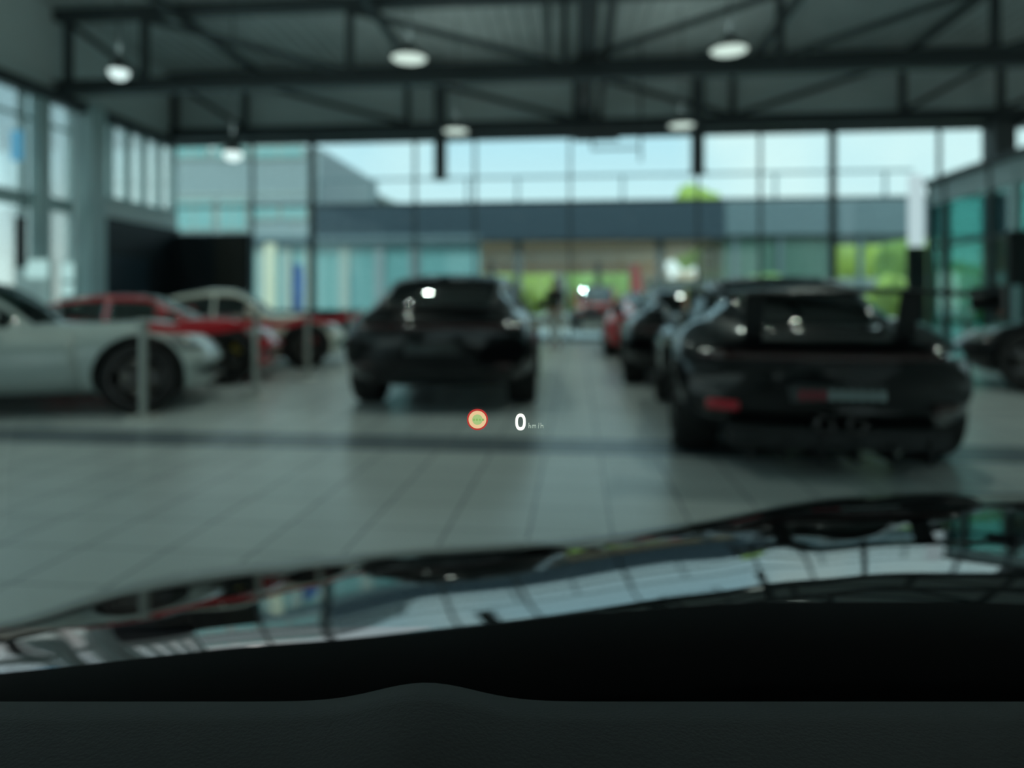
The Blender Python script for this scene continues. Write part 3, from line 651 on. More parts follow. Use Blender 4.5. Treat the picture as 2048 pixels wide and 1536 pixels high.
    # mirrors
    for s in (-1, 1):
        ym = kb['y'][3]-0.42; zm = P.get('zm', 0.93)
        mm = MB(); mm.box(s*(W/2+0.03)-0.10, s*(W/2+0.03)+0.10, ym-0.05, ym+0.09, zm-0.06, zm+0.06, 0.045).bar((s*(W/2-0.14), ym+0.02, zm-0.10), (s*(W/2-0.02), ym+0.02, zm-0.03), 0.05, 0.03)
        mo = mm.build('wing_mirror', P['paint'], root, True)
    return root, patch
def rects(*a): return a
R_, F_ = (0, 1, 0), (0, -1, 0)          # rays: onto the tail (travel forward), onto the nose (travel back)
def coupe(paint, rim, **k):
    P = dict(L=4.4, W=1.90, r=0.345, axles=(-1.2, 1.2), ends=(-2.0, 1.88), paint=paint, rim=rim, zc=0.55,
      top=[(-2.0, 0.66), (-1.9, 0.80), (-1.6, 0.88), (-1.0, 0.92), (-0.3, 0.86), (0.6, 0.86), (1.2, 0.81), (1.6, 0.73), (1.80, 0.60), (1.88, 0.46)],
      bottom=[(-2.0, 0.40), (-1.85, 0.27), (-1.5, 0.17), (0, 0.13), (1.5, 0.15), (1.75, 0.20), (1.88, 0.30)],
      width=[(-2.0, 0.84), (-1.7, 0.93), (-1.2, 0.95), (-0.3, 0.89), (0.5, 0.88), (1.2, 0.93), (1.6, 0.91), (1.88, 0.82)],
      cabin=dict(y=(-1.75, -0.30, 0.12, 0.80), zr=[(-1.75, 0.86), (-1.2, 1.04), (-0.6, 1.21), (-0.2, 1.27), (0.12, 1.26), (0.5, 1.05), (0.80, 0.82)],
        wb=[(-1.75, 0.50), (-1.1, 0.70), (-0.3, 0.80), (0.4, 0.80), (0.80, 0.66)], wr=[(-1.75, 0.34), (-1.0, 0.48), (-0.2, 0.56), (0.12, 0.57), (0.80, 0.60)], s0=6),
      ww=0.29, spokes=5, hip=0.06, fen=0.07, seat_y=0.0)
    P.update(k); return P
def hatch(paint, rim, **k):
    P = dict(L=4.9, W=1.94, r=0.36, axles=(-1.4, 1.45), ends=(-2.35, 2.4), paint=paint, rim=rim, zc=0.60,
      top=[(-2.35, 0.80), (-2.25, 0.96), (-1.9, 1.00), (-1.0, 0.98), (0.4, 0.94), (1.4, 0.84), (2.1, 0.70), (2.4, 0.50)],
      bottom=[(-2.35, 0.42), (-2.2, 0.30), (-1.9, 0.22), (0, 0.17), (1.9, 0.19), (2.4, 0.36)],
      width=[(-2.35, 0.86), (-2.0, 0.94), (-1.4, 0.97), (-0.3, 0.92), (0.6, 0.92), (1.4, 0.95), (2.0, 0.92), (2.4, 0.80)],
      cabin=dict(y=(-2.15, -1.1, 0.15, 1.15), zr=[(-2.15, 0.99), (-1.7, 1.19), (-1.1, 1.34), (-0.5, 1.385), (0.15, 1.37), (0.7, 1.14), (1.15, 0.86)],
        wb=[(-2.15, 0.70), (-1.5, 0.82), (-0.3, 0.86), (0.5, 0.86), (1.15, 0.72)], wr=[(-2.15, 0.56), (-1.3, 0.60), (-0.2, 0.63), (0.3, 0.62), (1.15, 0.66)], s0=5),
      ww=0.29, spokes=5, hip=0.07, fen=0.04, seat_y=-0.1, zm=1.02)
    P.update(k); return P

# --- black winged coupe, right foreground (tail towards the camera)
PA = coupe(M['black_paint'], M['rim_dark'], W=1.86, ctail=0.34, patches=[
  ('light_bar', M['red_lens'], [(-0.78, 0.70), (0.78, 0.70), (0.76, 0.745), (-0.76, 0.745)], R_),
  ('reflector', M['red_reflector'], [(-0.74, 0.385), (-0.56, 0.385), (-0.56, 0.44), (-0.74, 0.44)], R_),
  ('reflector', M['red_lens'], [(0.56, 0.385), (0.74, 0.385), (0.74, 0.44), (0.56, 0.44)], R_),
  ('number_plate', M['plate'], [(-0.27, 0.455), (0.27, 0.455), (0.27, 0.555), (-0.27, 0.555)], R_),
  ('headlight', M['lamp_lens'], [(0.58, 0.60), (0.80, 0.60), (0.78, 0.72), (0.60, 0.72)], F_), ('headlight', M['lamp_lens'], [(-0.80, 0.60), (-0.58, 0.60), (-0.60, 0.72), (-0.78, 0.72)], F_)])
hA = math.radians(-9)
rootA, pA = make_car('sports_car', 'black coupe with a rear wing in the right foreground', (2.25, 6.0, 0), hA, PA)
# plate text strokes, diffuser, exhausts, wing
po = [c for c in bpy.data.objects if c.parent == rootA and c.name.startswith('number_plate')][0]
pt = MB(); pr = MB()
for k in range(9):
    x = -0.235+k*0.055; (pr if k < 3 else pt).box(x, x+0.032, -2.035, -2.022, 0.478, 0.53)
pt.build('plate_letters', M['plate_text'], po); pr.build('plate_letters', M['plate_red'], po)['label'] = 'red letters on the plate'
df = MB().box(-0.62, 0.62, -1.98, -1.55, 0.17, 0.30, 0.02)
for x in (-0.5, -0.3, -0.1, 0.1, 0.3, 0.5): df.box(x-0.01, x+0.01, -2.0, -1.6, 0.10, 0.24)
df.build('diffuser', M['plastic'], rootA)
for x in (-0.09, 0.09): MB().lathe([(0.035, -1.85), (0.05, -1.85), (0.05, -2.03), (0.042, -2.03), (0.04, -1.86)], 24, 'y', (x, 0, 0.33)).build('exhaust', M['rim_grey'], rootA, True)
wg = MB(); N = 20
prof = [(-0.17, 0.0), (-0.13, 0.022), (0.0, 0.03), (0.12, 0.012), (0.15, 0.0), (0.0, -0.008), (-0.13, -0.012)]
vs = []
for i in range(N+1):
    x = -0.80+1.6*i/N; dz = 0.03*(1-(x/0.8)**2); sw = 0.05*(x/0.8)**2
    vs += [(x*1.07, -1.86+a+sw, 1.085+b_*1.0+dz) for a, b_ in prof]
n = len(prof); wg.add(vs, [(i*n+j, i*n+(j+1) % n, (i+1)*n+(j+1) % n, (i+1)*n+j) for i in range(N) for j in range(n)]+[tuple(range(n)), tuple(range(N*n, N*n+n))])
for s in (-1, 1): wg.box(s*0.86-0.012, s*0.86+0.012, -2.03, -1.68, 1.0, 1.14)
wo = wg.build('rear_wing', M['black_paint'], rootA, False)
for s in (-1, 1): MB().bar((s*0.45, -1.72, 0.80), (s*0.45, -1.84, 1.10), 0.12, 0.02).build('wing_strut', M['plastic'], wo)

# --- black hatchback, left of centre
PBk = hatch(M['black_paint'], M['rim_dark'], patches=[
  ('light_bar', M['red_lens'], [(-0.80, 0.80), (0.80, 0.80), (0.78, 0.84), (-0.78, 0.84)], R_),
  ('reflector', M['red_lens'], [(-0.74, 0.44), (-0.58, 0.44), (-0.58, 0.48), (-0.74, 0.48)], R_),
  ('reflector', M['red_lens'], [(0.58, 0.44), (0.74, 0.44), (0.74, 0.48), (0.58, 0.48)], R_),
  ('number_plate', M['plate'], [(-0.26, 0.56), (0.26, 0.56), (0.26, 0.67), (-0.26, 0.67)], R_),
  ('bumper_insert', M['plastic'], [(-0.7, 0.33), (0.7, 0.33), (0.7, 0.41), (-0.7, 0.41)], R_)])
rootB, pB = make_car('hatchback_car', 'black fastback left of centre, tail towards us', (-0.62, 8.66, 0), math.radians(-3.0), PBk)
MB().box(-0.5, 0.5, -2.26, -2.12, 1.005, 1.03, 0.01).build('rear_spoiler', M['black_paint'], rootB)
for s in (-1, 1): MB().lathe([(0.04, -2.1), (0.055, -2.1), (0.055, -2.30), (0.045, -2.30), (0.045, -2.12)], 20, 'y', (s*0.55, 0, 0.34)).build('exhaust', M['rim_grey'], rootB, True)

# --- further cars of the right row
PC = coupe(M['black_paint'], M['rim_dark'], patches=[('light_bar', M['red_lens'], [(-0.78, 0.70), (0.78, 0.70), (0.76, 0.745), (-0.76, 0.745)], R_), ('number_plate', M['plate'], [(-0.27, 0.455), (0.27, 0.455), (0.27, 0.555), (-0.27, 0.555)], R_)])
make_car('sports_car', 'black coupe in the right row just beyond the winged one', (2.55, 10.05, 0), math.radians(-8), PC)
PD = coupe(M['red_paint'], M['rim_dark'], patches=[('light_bar', M['red_lens'], [(-0.78, 0.70), (0.78, 0.70), (0.76, 0.745), (-0.76, 0.745)], R_)])
make_car('sports_car', 'red coupe partly hidden at the far end of the right row', (2.85, 14.35, 0), math.radians(-7), PD)
PI_ = hatch(M['silver_paint'], M['rim_grey'], glass=M['clear_car_glass'], patches=[('headlight', M['lamp_lens'], [(-0.80, 0.66), (-0.55, 0.66), (-0.55, 0.76), (-0.80, 0.78)], F_), ('grille', M['plastic'], [(-0.4, 0.42), (0.4, 0.42), (0.45, 0.56), (-0.45, 0.56)], F_)])
rI, pI = make_car('estate_car', 'silver grey car facing us beyond the black fastback', (-0.72, 14.35, 0), math.radians(180-3), PI_)
hl = MB().lathe([(0.001, 0), (0.10, 0.0), (0.12, -0.03), (0.10, -0.09), (0.001, -0.09)], 24, 'y', (-0.74, 2.15, 0.80)).build('headlight', M['lit_lens'], rI, True); hl['label'] = 'lit round headlight'
# --- roped cars on the left, noses to the right
nose = lambda: [('headlight', M['lamp_lens'], [(-0.80, 0.60), (-0.58, 0.60), (-0.60, 0.70), (-0.78, 0.72)], F_), ('headlight', M['lamp_lens'], [(0.58, 0.60), (0.80, 0.60), (0.78, 0.72), (0.60, 0.70)], F_)]
L_, Rr = (1, 0, 0), (-1, 0, 0)
PE = coupe(M['white_paint'], M['rim_grey'], glass=M['clear_car_glass'], seat_mat=M['seat_red'], W=1.84, caliper=M['rim_dark'], patches=nose()+[
  ('door', M['white_paint'], [(-0.35, 0.24), (0.72, 0.24), (0.66, 0.76), (-0.42, 0.76)], Rr), ('side_skirt', M['plastic'], [(-0.8, 0.17), (0.8, 0.17), (0.8, 0.21), (-0.8, 0.21)], Rr)])
hE = math.radians(-90+19)
PE['cabin'] = dict(PE['cabin'], y=(-1.75, -0.6, -0.25, 0.42), zr=[(-1.75, 0.90), (-1.3, 1.08), (-0.9, 1.20), (-0.6, 1.26), (-0.25, 1.25), (0.1, 1.07), (0.42, 0.84)], wb=[(-1.75, 0.5), (-1.1, 0.7), (-0.4, 0.8), (0.42, 0.70)], wr=[(-1.75, 0.34), (-1.0, 0.5), (-0.4, 0.56), (0.42, 0.62)])
PE['cnose'] = 0.35
def place_nose(X, Y, ang, yw):        # root so that the right hand wheel at local (0.8, yw) lands at X, Y
    c_, s_ = math.cos(ang), math.sin(ang); lx, ly = 0.80, yw
    return (X-(lx*c_-ly*s_), Y-(lx*s_+ly*c_), 0)
make_car('sports_car', 'white coupe at the left edge, nose pointing right', place_nose(-3.54, 6.50, hE, 1.2), hE, PE)
PFc = coupe(M['red_paint'], M['rim_dark'], glass=M['clear_car_glass'], caliper=M['caliper_y'], patches=nose()+[('emblem', M['yellow'], [(0.62, 0.60), (0.70, 0.60), (0.70, 0.69), (0.62, 0.69)], Rr)])
PFc['cabin'] = dict(y=(-1.6, -0.35, 0.2, 0.9), zr=[(-1.6, 0.86), (-1.1, 0.98), (-0.7, 1.10), (-0.3, 1.16), (0.2, 1.15), (0.6, 0.99), (0.9, 0.82)], wb=PFc['cabin']['wb'], wr=PFc['cabin']['wr'], s0=6)
hF = math.radians(-90+16)
make_car('sports_car', 'red supercar with yellow calipers between the two pale coupes', place_nose(-3.66, 8.72, hF, 1.2), hF, PFc)
PG = coupe(M['cream_paint'], M['rim_dark'], glass=M['clear_car_glass'], patches=nose())
make_car('sports_car', 'cream coupe behind the red supercar', place_nose(-3.30, 10.9, hF, 1.2), hF, PG)
# --- black car at the right edge
PJ = hatch(M['black_paint'], M['rim_grey'], patches=nose())
hJ = math.radians(52)
c_, s_ = math.cos(hJ), math.sin(hJ)
Xw, Yw = (2070-1024)/F*7.9, 7.9
lx, ly = -0.80, 1.45
make_car('estate_car', 'black car whose front wheel shows at the right edge', (Xw-(lx*c_-ly*s_), Yw-(lx*s_+ly*c_), 0), hJ, PJ)
# --- orange off-roader outside
PO = hatch(M['orange_paint'], M['rim_dark'], W=1.86, r=0.40, zc=0.8, ex=0.3, ez=0.5, ctail=0.06, cnose=0.1, hip=0, fen=0,
  top=[(-2.1, 1.0), (-2.0, 1.10), (0.6, 1.10), (1.2, 1.10), (2.0, 1.05), (2.1, 0.95)], bottom=[(-2.1, 0.55), (-1.9, 0.42), (1.9, 0.42), (2.1, 0.5)],
  width=[(-2.1, 0.80), (-1.9, 0.84), (0.5, 0.84), (1.0, 0.80), (2.1, 0.74)], ends=(-2.1, 2.1), gap=0.09,
  cabin=dict(y=(-2.0, -1.8, 0.3, 0.75), zr=[(-2.0, 1.25), (-1.95, 1.62), (-1.8, 1.78), (-0.5, 1.80), (0.3, 1.78), (0.5, 1.5), (0.75, 1.09)],
    wb=[(-2.0, 0.80), (0, 0.80), (0.75, 0.76)], wr=[(-2.0, 0.66), (0, 0.68), (0.75, 0.72)], s0=4, curve=0.0), seat_y=-0.2, zm=1.25,
  patches=[('grille', M['plastic'], [(-0.5, 0.72), (0.5, 0.72), (0.5, 1.0), (-0.5, 1.0)], F_)])
rO, pO = make_car('off_road_car', 'boxy orange off-roader parked outside under the canopy', (3.35, 27.5, -0.05), math.radians(176), PO)
MB().box(-0.85, 0.85, 2.08, 2.30, 0.42, 0.66, 0.03).build('bumper', M['plastic'], rO)
MB().lathe([(0.001, 2.14), (0.10, 2.14), (0.11, 2.08)], 24, 'y', (0.62, 0, 0.86)).build('headlight', M['lamp_lens'], rO, True); MB().lathe([(0.001, 2.14), (0.10, 2.14), (0.11, 2.08)], 24, 'y', (-0.62, 0, 0.86)).build('headlight', M['lamp_lens'], rO, True)

# ------------------------------------------------------------------ rope posts
posts = [(-3.36, 6.22, 'pale rope post before the white coupe front wheel'), (-2.86, 7.62, 'pale rope post between white nose and red nose'), (-2.80, 9.35, 'pale rope post between red nose and cream nose'), (-2.62, 11.0, 'pale rope post just beyond the cream coupe nose'), (-2.85, 12.7, 'second last pale rope post toward the glazing'), (-3.0, 13.9, 'last pale rope post of the row')]
proto = None
for i, (X, Y, lab) in enumerate(posts):
    if proto is None:
        t = thing('barrier_post', lab, 'barrier post', (X, Y, 0), 0, 'rope posts before the left cars')
        MB().tube((0, 0, 0.02), (0, 0, 0.86), 0.033, 0.033, 20).build('pole', M['post'], t, False)
        MB().lathe([(0.001, 0.035), (0.06, 0.035), (0.16, 0.018), (0.17, 0.0), (0.001, 0.0)], 28, 'z').build('base', M['post'], t, True)
        MB().lathe([(0.001, 0.90), (0.04, 0.90), (0.045, 0.885), (0.045, 0.80), (0.033, 0.79)], 20, 'z').build('cap', M['post'], t, True)
        proto = t
    else:
        t = copy_tree(proto); t.location = (X, Y, 0); t['label'] = lab
bl = ('from the wheel post to the nose post of the white coupe', 'before the red supercar nose', 'before the cream coupe nose', 'just beyond the cream coupe', 'at the far end of the row')
for i in range(5):
    a = Vector((posts[i][0], posts[i][1], 0.83)); b_ = Vector((posts[i+1][0], posts[i+1][1], 0.83)); mb = MB(); d_ = (b_-a).normalized(); a = a+d_*0.045; b_ = b_-d_*0.045; K = 12
    pts = [a.lerp(b_, k/K)-Vector((0, 0, 0.05*math.sin(PI*k/K))) for k in range(K+1)]; nn_ = Vector((-d_.y, d_.x, 0))*0.003
    vs = []
    for p_ in pts: vs += [p_-nn_-Vector((0, 0, 0.045)), p_+nn_-Vector((0, 0, 0.045)), p_+nn_+Vector((0, 0, 0.045)), p_-nn_+Vector((0, 0, 0.045))]
    mb.add(vs, [(k*4+j, k*4+(j+1) % 4, k*4+4+(j+1) % 4, k*4+4+j) for k in range(K) for j in range(4)]+[(3, 2, 1, 0), (K*4, K*4+1, K*4+2, K*4+3)])
    tag(mb.build('barrier_belt', M['belt']), 'red barrier belt '+bl[i], 'barrier belt', 'red belts between the rope posts')

# ------------------------------------------------------------------ person
def skin_mesh(name, nodes, edges, m_, parent, sub=2, rootn=0):
    me = bpy.data.meshes.new(name); me.from_pydata([n[0] for n in nodes], edges, []); me.update()
    o = bpy.data.objects.new(name, me); C.objects.link(o)
    o.modifiers.new('k', 'SKIN'); me.skin_vertices[0].data
    for i, n_ in enumerate(nodes):
        rr_ = n_[1]; me.skin_vertices[0].data[i].radius = rr_ if isinstance(rr_, tuple) else (rr_, rr_); me.skin_vertices[0].data[i].use_root = (i == rootn)
    ss = o.modifiers.new('s', 'SUBSURF'); ss.levels = sub; ss.render_levels = sub
    dg = bpy.context.evaluated_depsgraph_get(); nm = bpy.data.meshes.new_from_object(o.evaluated_get(dg)); bpy.data.objects.remove(o)
    nm.polygons.foreach_set('use_smooth', [True]*len(nm.polygons)); nm.materials.clear(); nm.name = name
    return link(name, nm, m_, parent)
pr_ = thing('person', 'standing person in black top and pale trousers between the car rows', 'person', (0.98, 15.6, 0), math.radians(170))
H = 1.58; S = H/1.7
def q(x, y, z): return (x*S, y*S, z*S)
nodes = [(q(0, 0, 0.95), (0.13*S, 0.10*S)), (q(0, 0, 1.12), (0.11*S, 0.085*S)), (q(0, 0, 1.30), (0.14*S, 0.09*S)), (q(0, 0, 1.42), (0.08*S, 0.06*S)), (q(0, 0.01, 1.48), 0.047*S), (q(0, 0.015, 1.55), (0.062*S, 0.075*S)), (q(0, 0.01, 1.63), (0.07*S, 0.085*S)), (q(0, 0.0, 1.68), (0.045*S, 0.055*S))]
edges = [(0, 1), (1, 2), (2, 3), (3, 4), (4, 5), (5, 6), (6, 7)]
for s in (-1, 1):
    b0_ = len(nodes)
    nodes += [(q(s*0.17, 0, 1.38), 0.050*S), (q(s*0.21, -0.02, 1.12), 0.038*S), (q(s*0.20, 0.06, 0.90), 0.028*S), (q(s*0.20, 0.08, 0.83), (0.016*S, 0.034*S))]
    edges += [(3, b0_), (b0_, b0_+1), (b0_+1, b0_+2), (b0_+2, b0_+3)]
    for k, (dy, ln) in enumerate(((-0.028, 0.065), (-0.010, 0.078), (0.008, 0.075), (0.026, 0.06))):
        c = len(nodes); nodes += [(q(s*0.20, 0.085+dy, 0.79), 0.009*S), (q(s*0.197, 0.095+dy, 0.79-ln*0.5), 0.008*S), (q(s*0.190, 0.11+dy, 0.79-ln), 0.007*S)]; edges += [(b0_+3, c), (c, c+1), (c+1, c+2)]
    c = len(nodes); nodes += [(q(s*0.185, 0.12, 0.82), 0.010*S), (q(s*0.18, 0.14, 0.78), 0.009*S)]; edges += [(b0_+3, c), (c, c+1)]
    c = len(nodes); nodes += [(q(s*0.09, 0, 0.86), 0.085*S), (q(s*0.10, 0.02, 0.48), 0.052*S), (q(s*0.10, -0.01, 0.28), 0.050*S), (q(s*0.10, -0.02, 0.09), 0.033*S), (q(s*0.11, 0.10, 0.035), 0.030*S)]
    edges += [(0, c), (c, c+1), (c+1, c+2), (c+2, c+3), (c+3, c+4)]
pb = skin_mesh('body', nodes, edges, M['skin'], pr_)
skin_mesh('top', [(q(0, 0, 0.93), (0.155*S, 0.12*S)), (q(0, 0, 1.12), (0.13*S, 0.105*S)), (q(0, 0, 1.30), (0.155*S, 0.108*S)), (q(0, 0, 1.42), (0.09*S, 0.075*S))]+[z for s in (-1, 1) for z in ((q(s*0.17, 0, 1.385), 0.066*S), (q(s*0.205, -0.015, 1.17), 0.055*S))], [(0, 1), (1, 2), (2, 3), (3, 4), (4, 5), (3, 6), (6, 7)], M['top'], pr_)
skin_mesh('trousers', [(q(0, 0, 0.97), (0.15*S, 0.115*S))]+[z for s in (-1, 1) for z in ((q(s*0.09, 0, 0.86), 0.105*S), (q(s*0.10, 0.02, 0.48), 0.078*S), (q(s*0.10, -0.01, 0.14), 0.068*S))], [(0, 1), (1, 2), (2, 3), (0, 4), (4, 5), (5, 6)], M['trousers'], pr_)
hr = MB(); hv, hf = crown(0, -0.01*S, 1.615*S, 0.092*S, 0.105*S, 0.115*S, 3, 3); hv = [(a, b_ if b_ < 0.055*S or c > 1.66*S else 0.055*S-(b_-0.055*S)*0.2, c) for a, b_, c in hv]
hr.add(hv, hf).tube(q(0, -0.07, 1.60), q(0, -0.09, 1.42), 0.05*S, 0.03*S).build('hair', M['hair'], pr_, True)
fc = MB().add(*crown(0, 0.098*S, 1.585*S, 0.012*S, 0.018*S, 0.022*S, 1, 2)).build('nose', M['skin'], pr_, True)
for s in (-1, 1):
    MB().add(*crown(s*0.03*S, 0.088*S, 1.61*S, 0.011*S, 0.008*S, 0.007*S, 2, 2)).build('eye', M['white_panel'], pr_, True)
    MB().box((s*0.105-0.045)*S, (s*0.105+0.045)*S, -0.09*S, 0.17*S, 0.0, 0.075*S, 0.025*S).build('shoe', M['shoe'], pr_, True)

# ------------------------------------------------------------------ the car we sit in
car = thing('car', 'glossy black car we look out of, its bonnet along the bottom', 'car', (0, 0, 0), 0)
# height field of the bonnet: for each lateral ray a run of slopes, laid out from the cowl to the nose
cols = {   # lateral position: (row, mirrored row) pairs down to the nose edge row
 -200: ([(1450, -250), (1400, 60), (1360, 285), (1320, 420), (1300, 560)], 1275),
 0:    ([(1420, -250), (1375, 60), (1335, 285), (1290, 420), (1268, 560)], 1242),
 250:  ([(1395, -250), (1350, 60), (1310, 285), (1272, 420), (1228, 560), (1195, 680)], 1165),
 500:  ([(1370, -250), (1325, 60), (1285, 280), (1250, 420), (1190, 560), (1150, 680)], 1122),
 800:  ([(1350, -250), (1300, 60), (1258, 275), (1188, 408), (1150, 500), (1122, 600)], 1096),
 1000: ([(1330, -250), (1275, 60), (1232, 275), (1162, 408), (1130, 510), (1110, 600)], 1083),
 1200: ([(1300, -250), (1245, 60), (1200, 272), (1122, 405), (1102, 500), (1090, 600)], 1066),
 1400: ([(1270, -250), (1215, 60), (1168, 270), (1092, 405), (1072, 500), (1060, 600)], 1040),
 1560: ([(1245, -250), (1190, 60), (1148, 268), (1070, 405), (1045, 500), (1030, 600)], 1008),
 1750: ([(1230, -250), (1175, 60), (1136, 265), (1078, 405), (1045, 500), (1020, 600)], 986),
 1900: ([(1230, -250), (1175, 60), (1134, 262), (1076, 405), (1040, 500), (1015, 600)], 981),
 2100: ([(1230, -250), (1175, 60), (1134, 262), (1078, 405), (1040, 500), (1015, 600)], 980),
 2300: ([(1235, -250), (1180, 60), (1138, 262), (1082, 405), (1044, 500), (1018, 600)], 984)}
Y0 = 0.86; profs = []
NZ = 140; gr = []
for x in sorted(cols):
    kn, ysil = cols[x]; r_ = (x-1024)/F; lat = math.sqrt(1+r_*r_)
    td = [(yy-HZ)/F for yy, _ in kn]; el = [(HZ-yr)/F/lat for _, yr in kn]
    sl = [math.tan((math.atan(t_/lat)-math.atan(e_))/2)*lat for t_, e_ in zip(td, el)]
    ts = (ysil-HZ)/F
    td.append(ts); sl.append(ts-0.012)
    tt = np.linspace(td[0], ts+0.0005, 500)
    ssl = np.interp(-tt, [-a for a in td], sl)
    ssl = np.minimum(ssl, tt-0.012)
    ln = np.concatenate([[0], np.cumsum((tt[1:]-tt[:-1])/((ssl[1:]+ssl[:-1])/2-(tt[1:]+tt[:-1])/2))])
    Yc = Y0*np.exp(ln); zc_ = EYE-tt*Yc
    # back towards the glass, and round the nose
    s0, s1 = ssl[0], ssl[-1]; Yb = np.linspace(0.62, Y0, 40)[:-1]; zb_ = zc_[0]+(Y0-Yb)*s0
    ex = np.linspace(0, 0.75, 80)[1:]; zf = zc_[-1]-s1*ex-2.6*ex**2
    profs.append((r_, np.concatenate([Yb, Yc, Yc[-1]+ex]), np.concatenate([zb_, zc_, zf]), Yc[-1]))
rs = [p_[0] for p_ in profs]
tab = np.array([[np.interp(Y0-0.24+k*(p_[3]+0.55-Y0+0.24)/(NZ-1), p_[1], p_[2]) for k in range(NZ)] for p_ in profs])
yend = np.array([p_[3] for p_ in profs])
def smooth_interp(xs, vals, x):
    return interp([(a, b_) for a, b_ in zip(xs, vals)], np.array([x]))[0]
RC = np.linspace(rs[0], rs[-1], 150)
TAB = np.array([interp([(a, b_) for a, b_ in zip(rs, tab[:, k])], RC) for k in range(NZ)]).T     # (150, NZ)
YE = interp([(a, b_) for a, b_ in zip(rs, yend)], RC)
ker = np.hanning(15); ker /= ker.sum()
TAB = np.array([np.convolve(np.pad(TAB[:, k], 7, 'edge'), ker, 'valid') for k in range(NZ)]).T
YE = np.convolve(np.pad(YE, 7, 'edge'), ker, 'valid')
kr = np.hanning(9); kr /= kr.sum()
TAB = np.array([np.concatenate([TAB[i, :4], np.convolve(TAB[i], kr, 'valid'), TAB[i, -4:]]) for i in range(len(RC))])
def sheet(name, keep, m_, thick=0.004):
    idx = [i for i in range(len(RC)) if keep(RC[i])]
    vs = []; fs = []
    for i in idx:
        for k in range(NZ):
            Y = Y0-0.24+k*(YE[i]+0.55-Y0+0.24)/(NZ-1); vs.append((RC[i]*Y, Y, TAB[i, k]))
    for a in range(len(idx)-1):
        for k in range(NZ-1): fs.append((a*NZ+k, (a+1)*NZ+k, (a+1)*NZ+k+1, a*NZ+k+1))
    me = me_from(name, vs, fs, True); o = link(name, me, m_, car)
    return o
RG = 0.365; iG = int(np.searchsorted(RC, RG))
sheet('bonnet', lambda r_: r_ <= RC[iG], M['bonnet_paint'])
sheet('fender', lambda r_: r_ >= RC[iG], M['bonnet_paint'])
# cowl and wipers
vs = []; fs = []
for i in range(61):
    x = -150+2350*i/60; yy = interp([(-200, 1365), (0, 1348), (400, 1305), (800, 1272), (1200, 1228), (1600, 1205), (1900, 1205), (2250, 1218)], np.array([x]))[0]
    for Y, dz in ((0.855, -0.03), (0.85, -0.004), (0.84, 0.0), (0.76, -0.004), (0.70, -0.02), (0.67, -0.06)):
        zt_ = EYE-(yy-HZ)/F*0.84; vs.append(((x-1024)/F*0.84*(1 if Y > 0.75 else 1.0), Y, zt_+dz))
for i in range(60):
    for j in range(5): a = i*6+j; fs.append((a, a+1, a+7, a+6))
link('cowl', me_from('cowl', vs, fs, True), mat('matt_black_plastic', (0.004, 0.004, 0.0045), 0.9, ior=1.2), car)
# windscreen
def ws(Y): return 1.52-0.95*Y
vs = []; fs = []; nx = 40; nyy = 20
for i in range(nx+1):
    X = -0.98+1.86*i/nx
    for j in range(nyy+1):
        Y = 0.99-0.73*j/nyy; vs.append((X, Y, ws(Y)))
for i in range(nx):
    for j in range(nyy): a = i*(nyy+1)+j; fs.append((a, a+nyy+1, a+nyy+2, a+1))
wsn = link('windscreen', me_from('windscreen', vs, fs, True), M['windscreen'], car)
# dashboard
vs = []; fs = []
prof = [(0.28, 0.38), (0.28, 0.60), (0.31, 0.655), (0.38, 0.665), (0.50, 0.675), (0.60, 0.68), (0.65, 0.67), (0.66, 0.65), (0.66, 0.38)]
mbd = MB(); n = len(prof); XN = 160
for i in range(XN+1):
    X = -0.98+1.86*i/XN; vs += [(X, a, z+0.018*math.exp(-((X+0.082)/0.065)**2)*(0.45 < a < 0.66)) for a, z in prof]
mbd.add(vs, [(i*n+j, i*n+(j+1) % n, (i+1)*n+(j+1) % n, (i+1)*n+j) for i in range(XN) for j in range(n)]+[tuple(range(n)), tuple(range(XN*n, XN*n+n))[::-1]])
db = mbd.build('dashboard', M['dash'], car, True)
# roof, pillars, header, doors so the cabin is dark as a cabin is
MB().box(-0.98, 0.88, -1.3, 0.27, 1.265, 1.30, 0.01).build('roof', M['lining'], car)
for X in (-1.0, 0.90): MB().bar((X, 0.86, 0.70), (X, 0.25, 1.28), 0.06, 0.06).build('windscreen_pillar', M['lining'], car)
for X in (-1.0, 0.90): MB().box(X-0.03, X+0.03, -1.3, 0.66, 0.2, 0.66, 0.01).build('door', M['plastic'], car)
MB().box(-0.98, 0.88, -1.34, -1.28, 0.2, 1.29).build('rear_wall', M['lining'], car)
MB().box(-0.98, 0.88, -1.3, 0.72, 0.0, 0.22).build('cabin_floor', M['lining'], car)
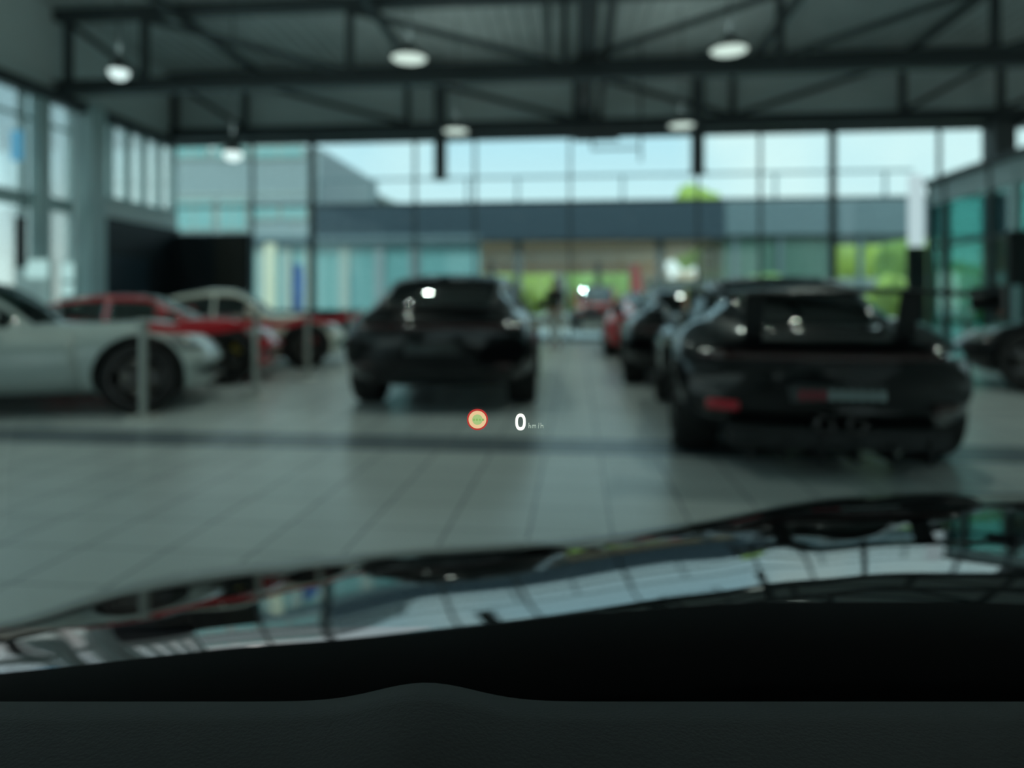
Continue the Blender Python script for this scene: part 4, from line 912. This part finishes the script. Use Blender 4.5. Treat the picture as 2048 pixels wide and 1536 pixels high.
# head-up display: light drawn on the inside of the windscreen, in its plane
sl_ = Vector((0, -1, 0.95)).normalized(); nrm = Vector((0, -0.95, -1)).normalized()
def on_ws(x, y):                     # point of the windscreen where a mark of the display stands
    a, b_ = (x-1024)/F, (y-HZ)/F; Y = (1.52-EYE)/(0.95-b_); return Vector((a*Y, Y, ws(Y)))+nrm*0.0012
def hud(name, polys, m_, parent, off=0.0):
    mb = MB()
    for outer, inner in polys:
        A = [on_ws(*p_)+nrm*off for p_ in outer]
        if inner:
            Bp = [on_ws(*p_)+nrm*off for p_ in inner]; k_ = len(A); top_ = A+Bp
            base = [p_-nrm*0.0004 for p_ in top_]; allv = top_+base; n_ = 2*k_
            fs = []
            for i in range(k_):
                j = (i+1) % k_; fs += [(i, j, k_+j, k_+i), (n_+i, n_+k_+i, n_+k_+j, n_+j), (i, n_+i, n_+j, j), (k_+i, k_+j, n_+k_+j, n_+k_+i)]
            mb.add(allv, fs)
        else:
            k_ = len(A); mb.add(A+[p_-nrm*0.0004 for p_ in A], [tuple(range(k_)), tuple(range(k_, 2*k_))[::-1]]+[(i, k_+i, k_+(i+1) % k_, (i+1) % k_) for i in range(k_)])
    return mb.build(name, m_, parent)
def ell(cx, cy, a, b_, n=40, p_=1.0): return [(cx+a*ssin(math.cos(2*PI*i/n), p_), cy+b_*ssin(math.sin(2*PI*i/n), p_)) for i in range(n)]
hs = hud('speed_limit_symbol', [(ell(955, 837, 21, 21), ell(955, 837, 17.8, 17.8))], M['hud_red'], car)
hs['label'] = 'glowing round red ringed sign symbol on the windscreen'
hud('symbol_face', [(ell(955, 837, 17.7, 17.7), ell(955, 837, 10.5, 10.5))], M['hud_face'], hs)
hud('symbol_centre', [(ell(955, 837, 10.4, 10.4), None)], mat('hud_pale_green', (0, 0, 0), 1, emit=(0.42, 0.60, 0.24), es=0.9), hs)
hud('dashes', [([(x, 835), (x+4, 835), (x+4, 838.5), (x, 838.5)], None) for x in (946, 952, 958, 964)], M['hud_green'], hs, 0.0005)
hz_ = hud('speed_digit', [(ell(1041, 842, 10.5, 16.5, 40, 0.85), ell(1041, 842, 5.2, 10.8, 40, 0.85))], M['hud_white'], car)
hz_['label'] = 'glowing white digit 0 on the windscreen'
def strokes(pl): return [([(a, b_), (c, b_), (c, d_), (a, d_)], None) for a, b_, c, d_ in pl]
X0 = 1057; ut = []
ut += [(0, -6, 1.4, 4), (1.4, -1.5, 4, -0.2), (3.4, 0, 5, 4)]                                             # k
ut += [(7, -2, 8.3, 4), (7, -2, 15, -0.8), (10.4, -2, 11.7, 4), (13.8, -2, 15, 4)]                      # m
ut += [(19, -1, 20.2, 4.5), (20.2, -6, 21.4, -1)]                                                        # /
ut += [(24, -6, 25.3, 4), (25.3, -1.6, 29.5, -0.4), (28.4, -1, 29.7, 4)]                                  # h
hud('unit_text', strokes([(X0+a, 850+b_, X0+c, 850+d_) for a, b_, c, d_ in ut]), M['hud_grey'], hz_)
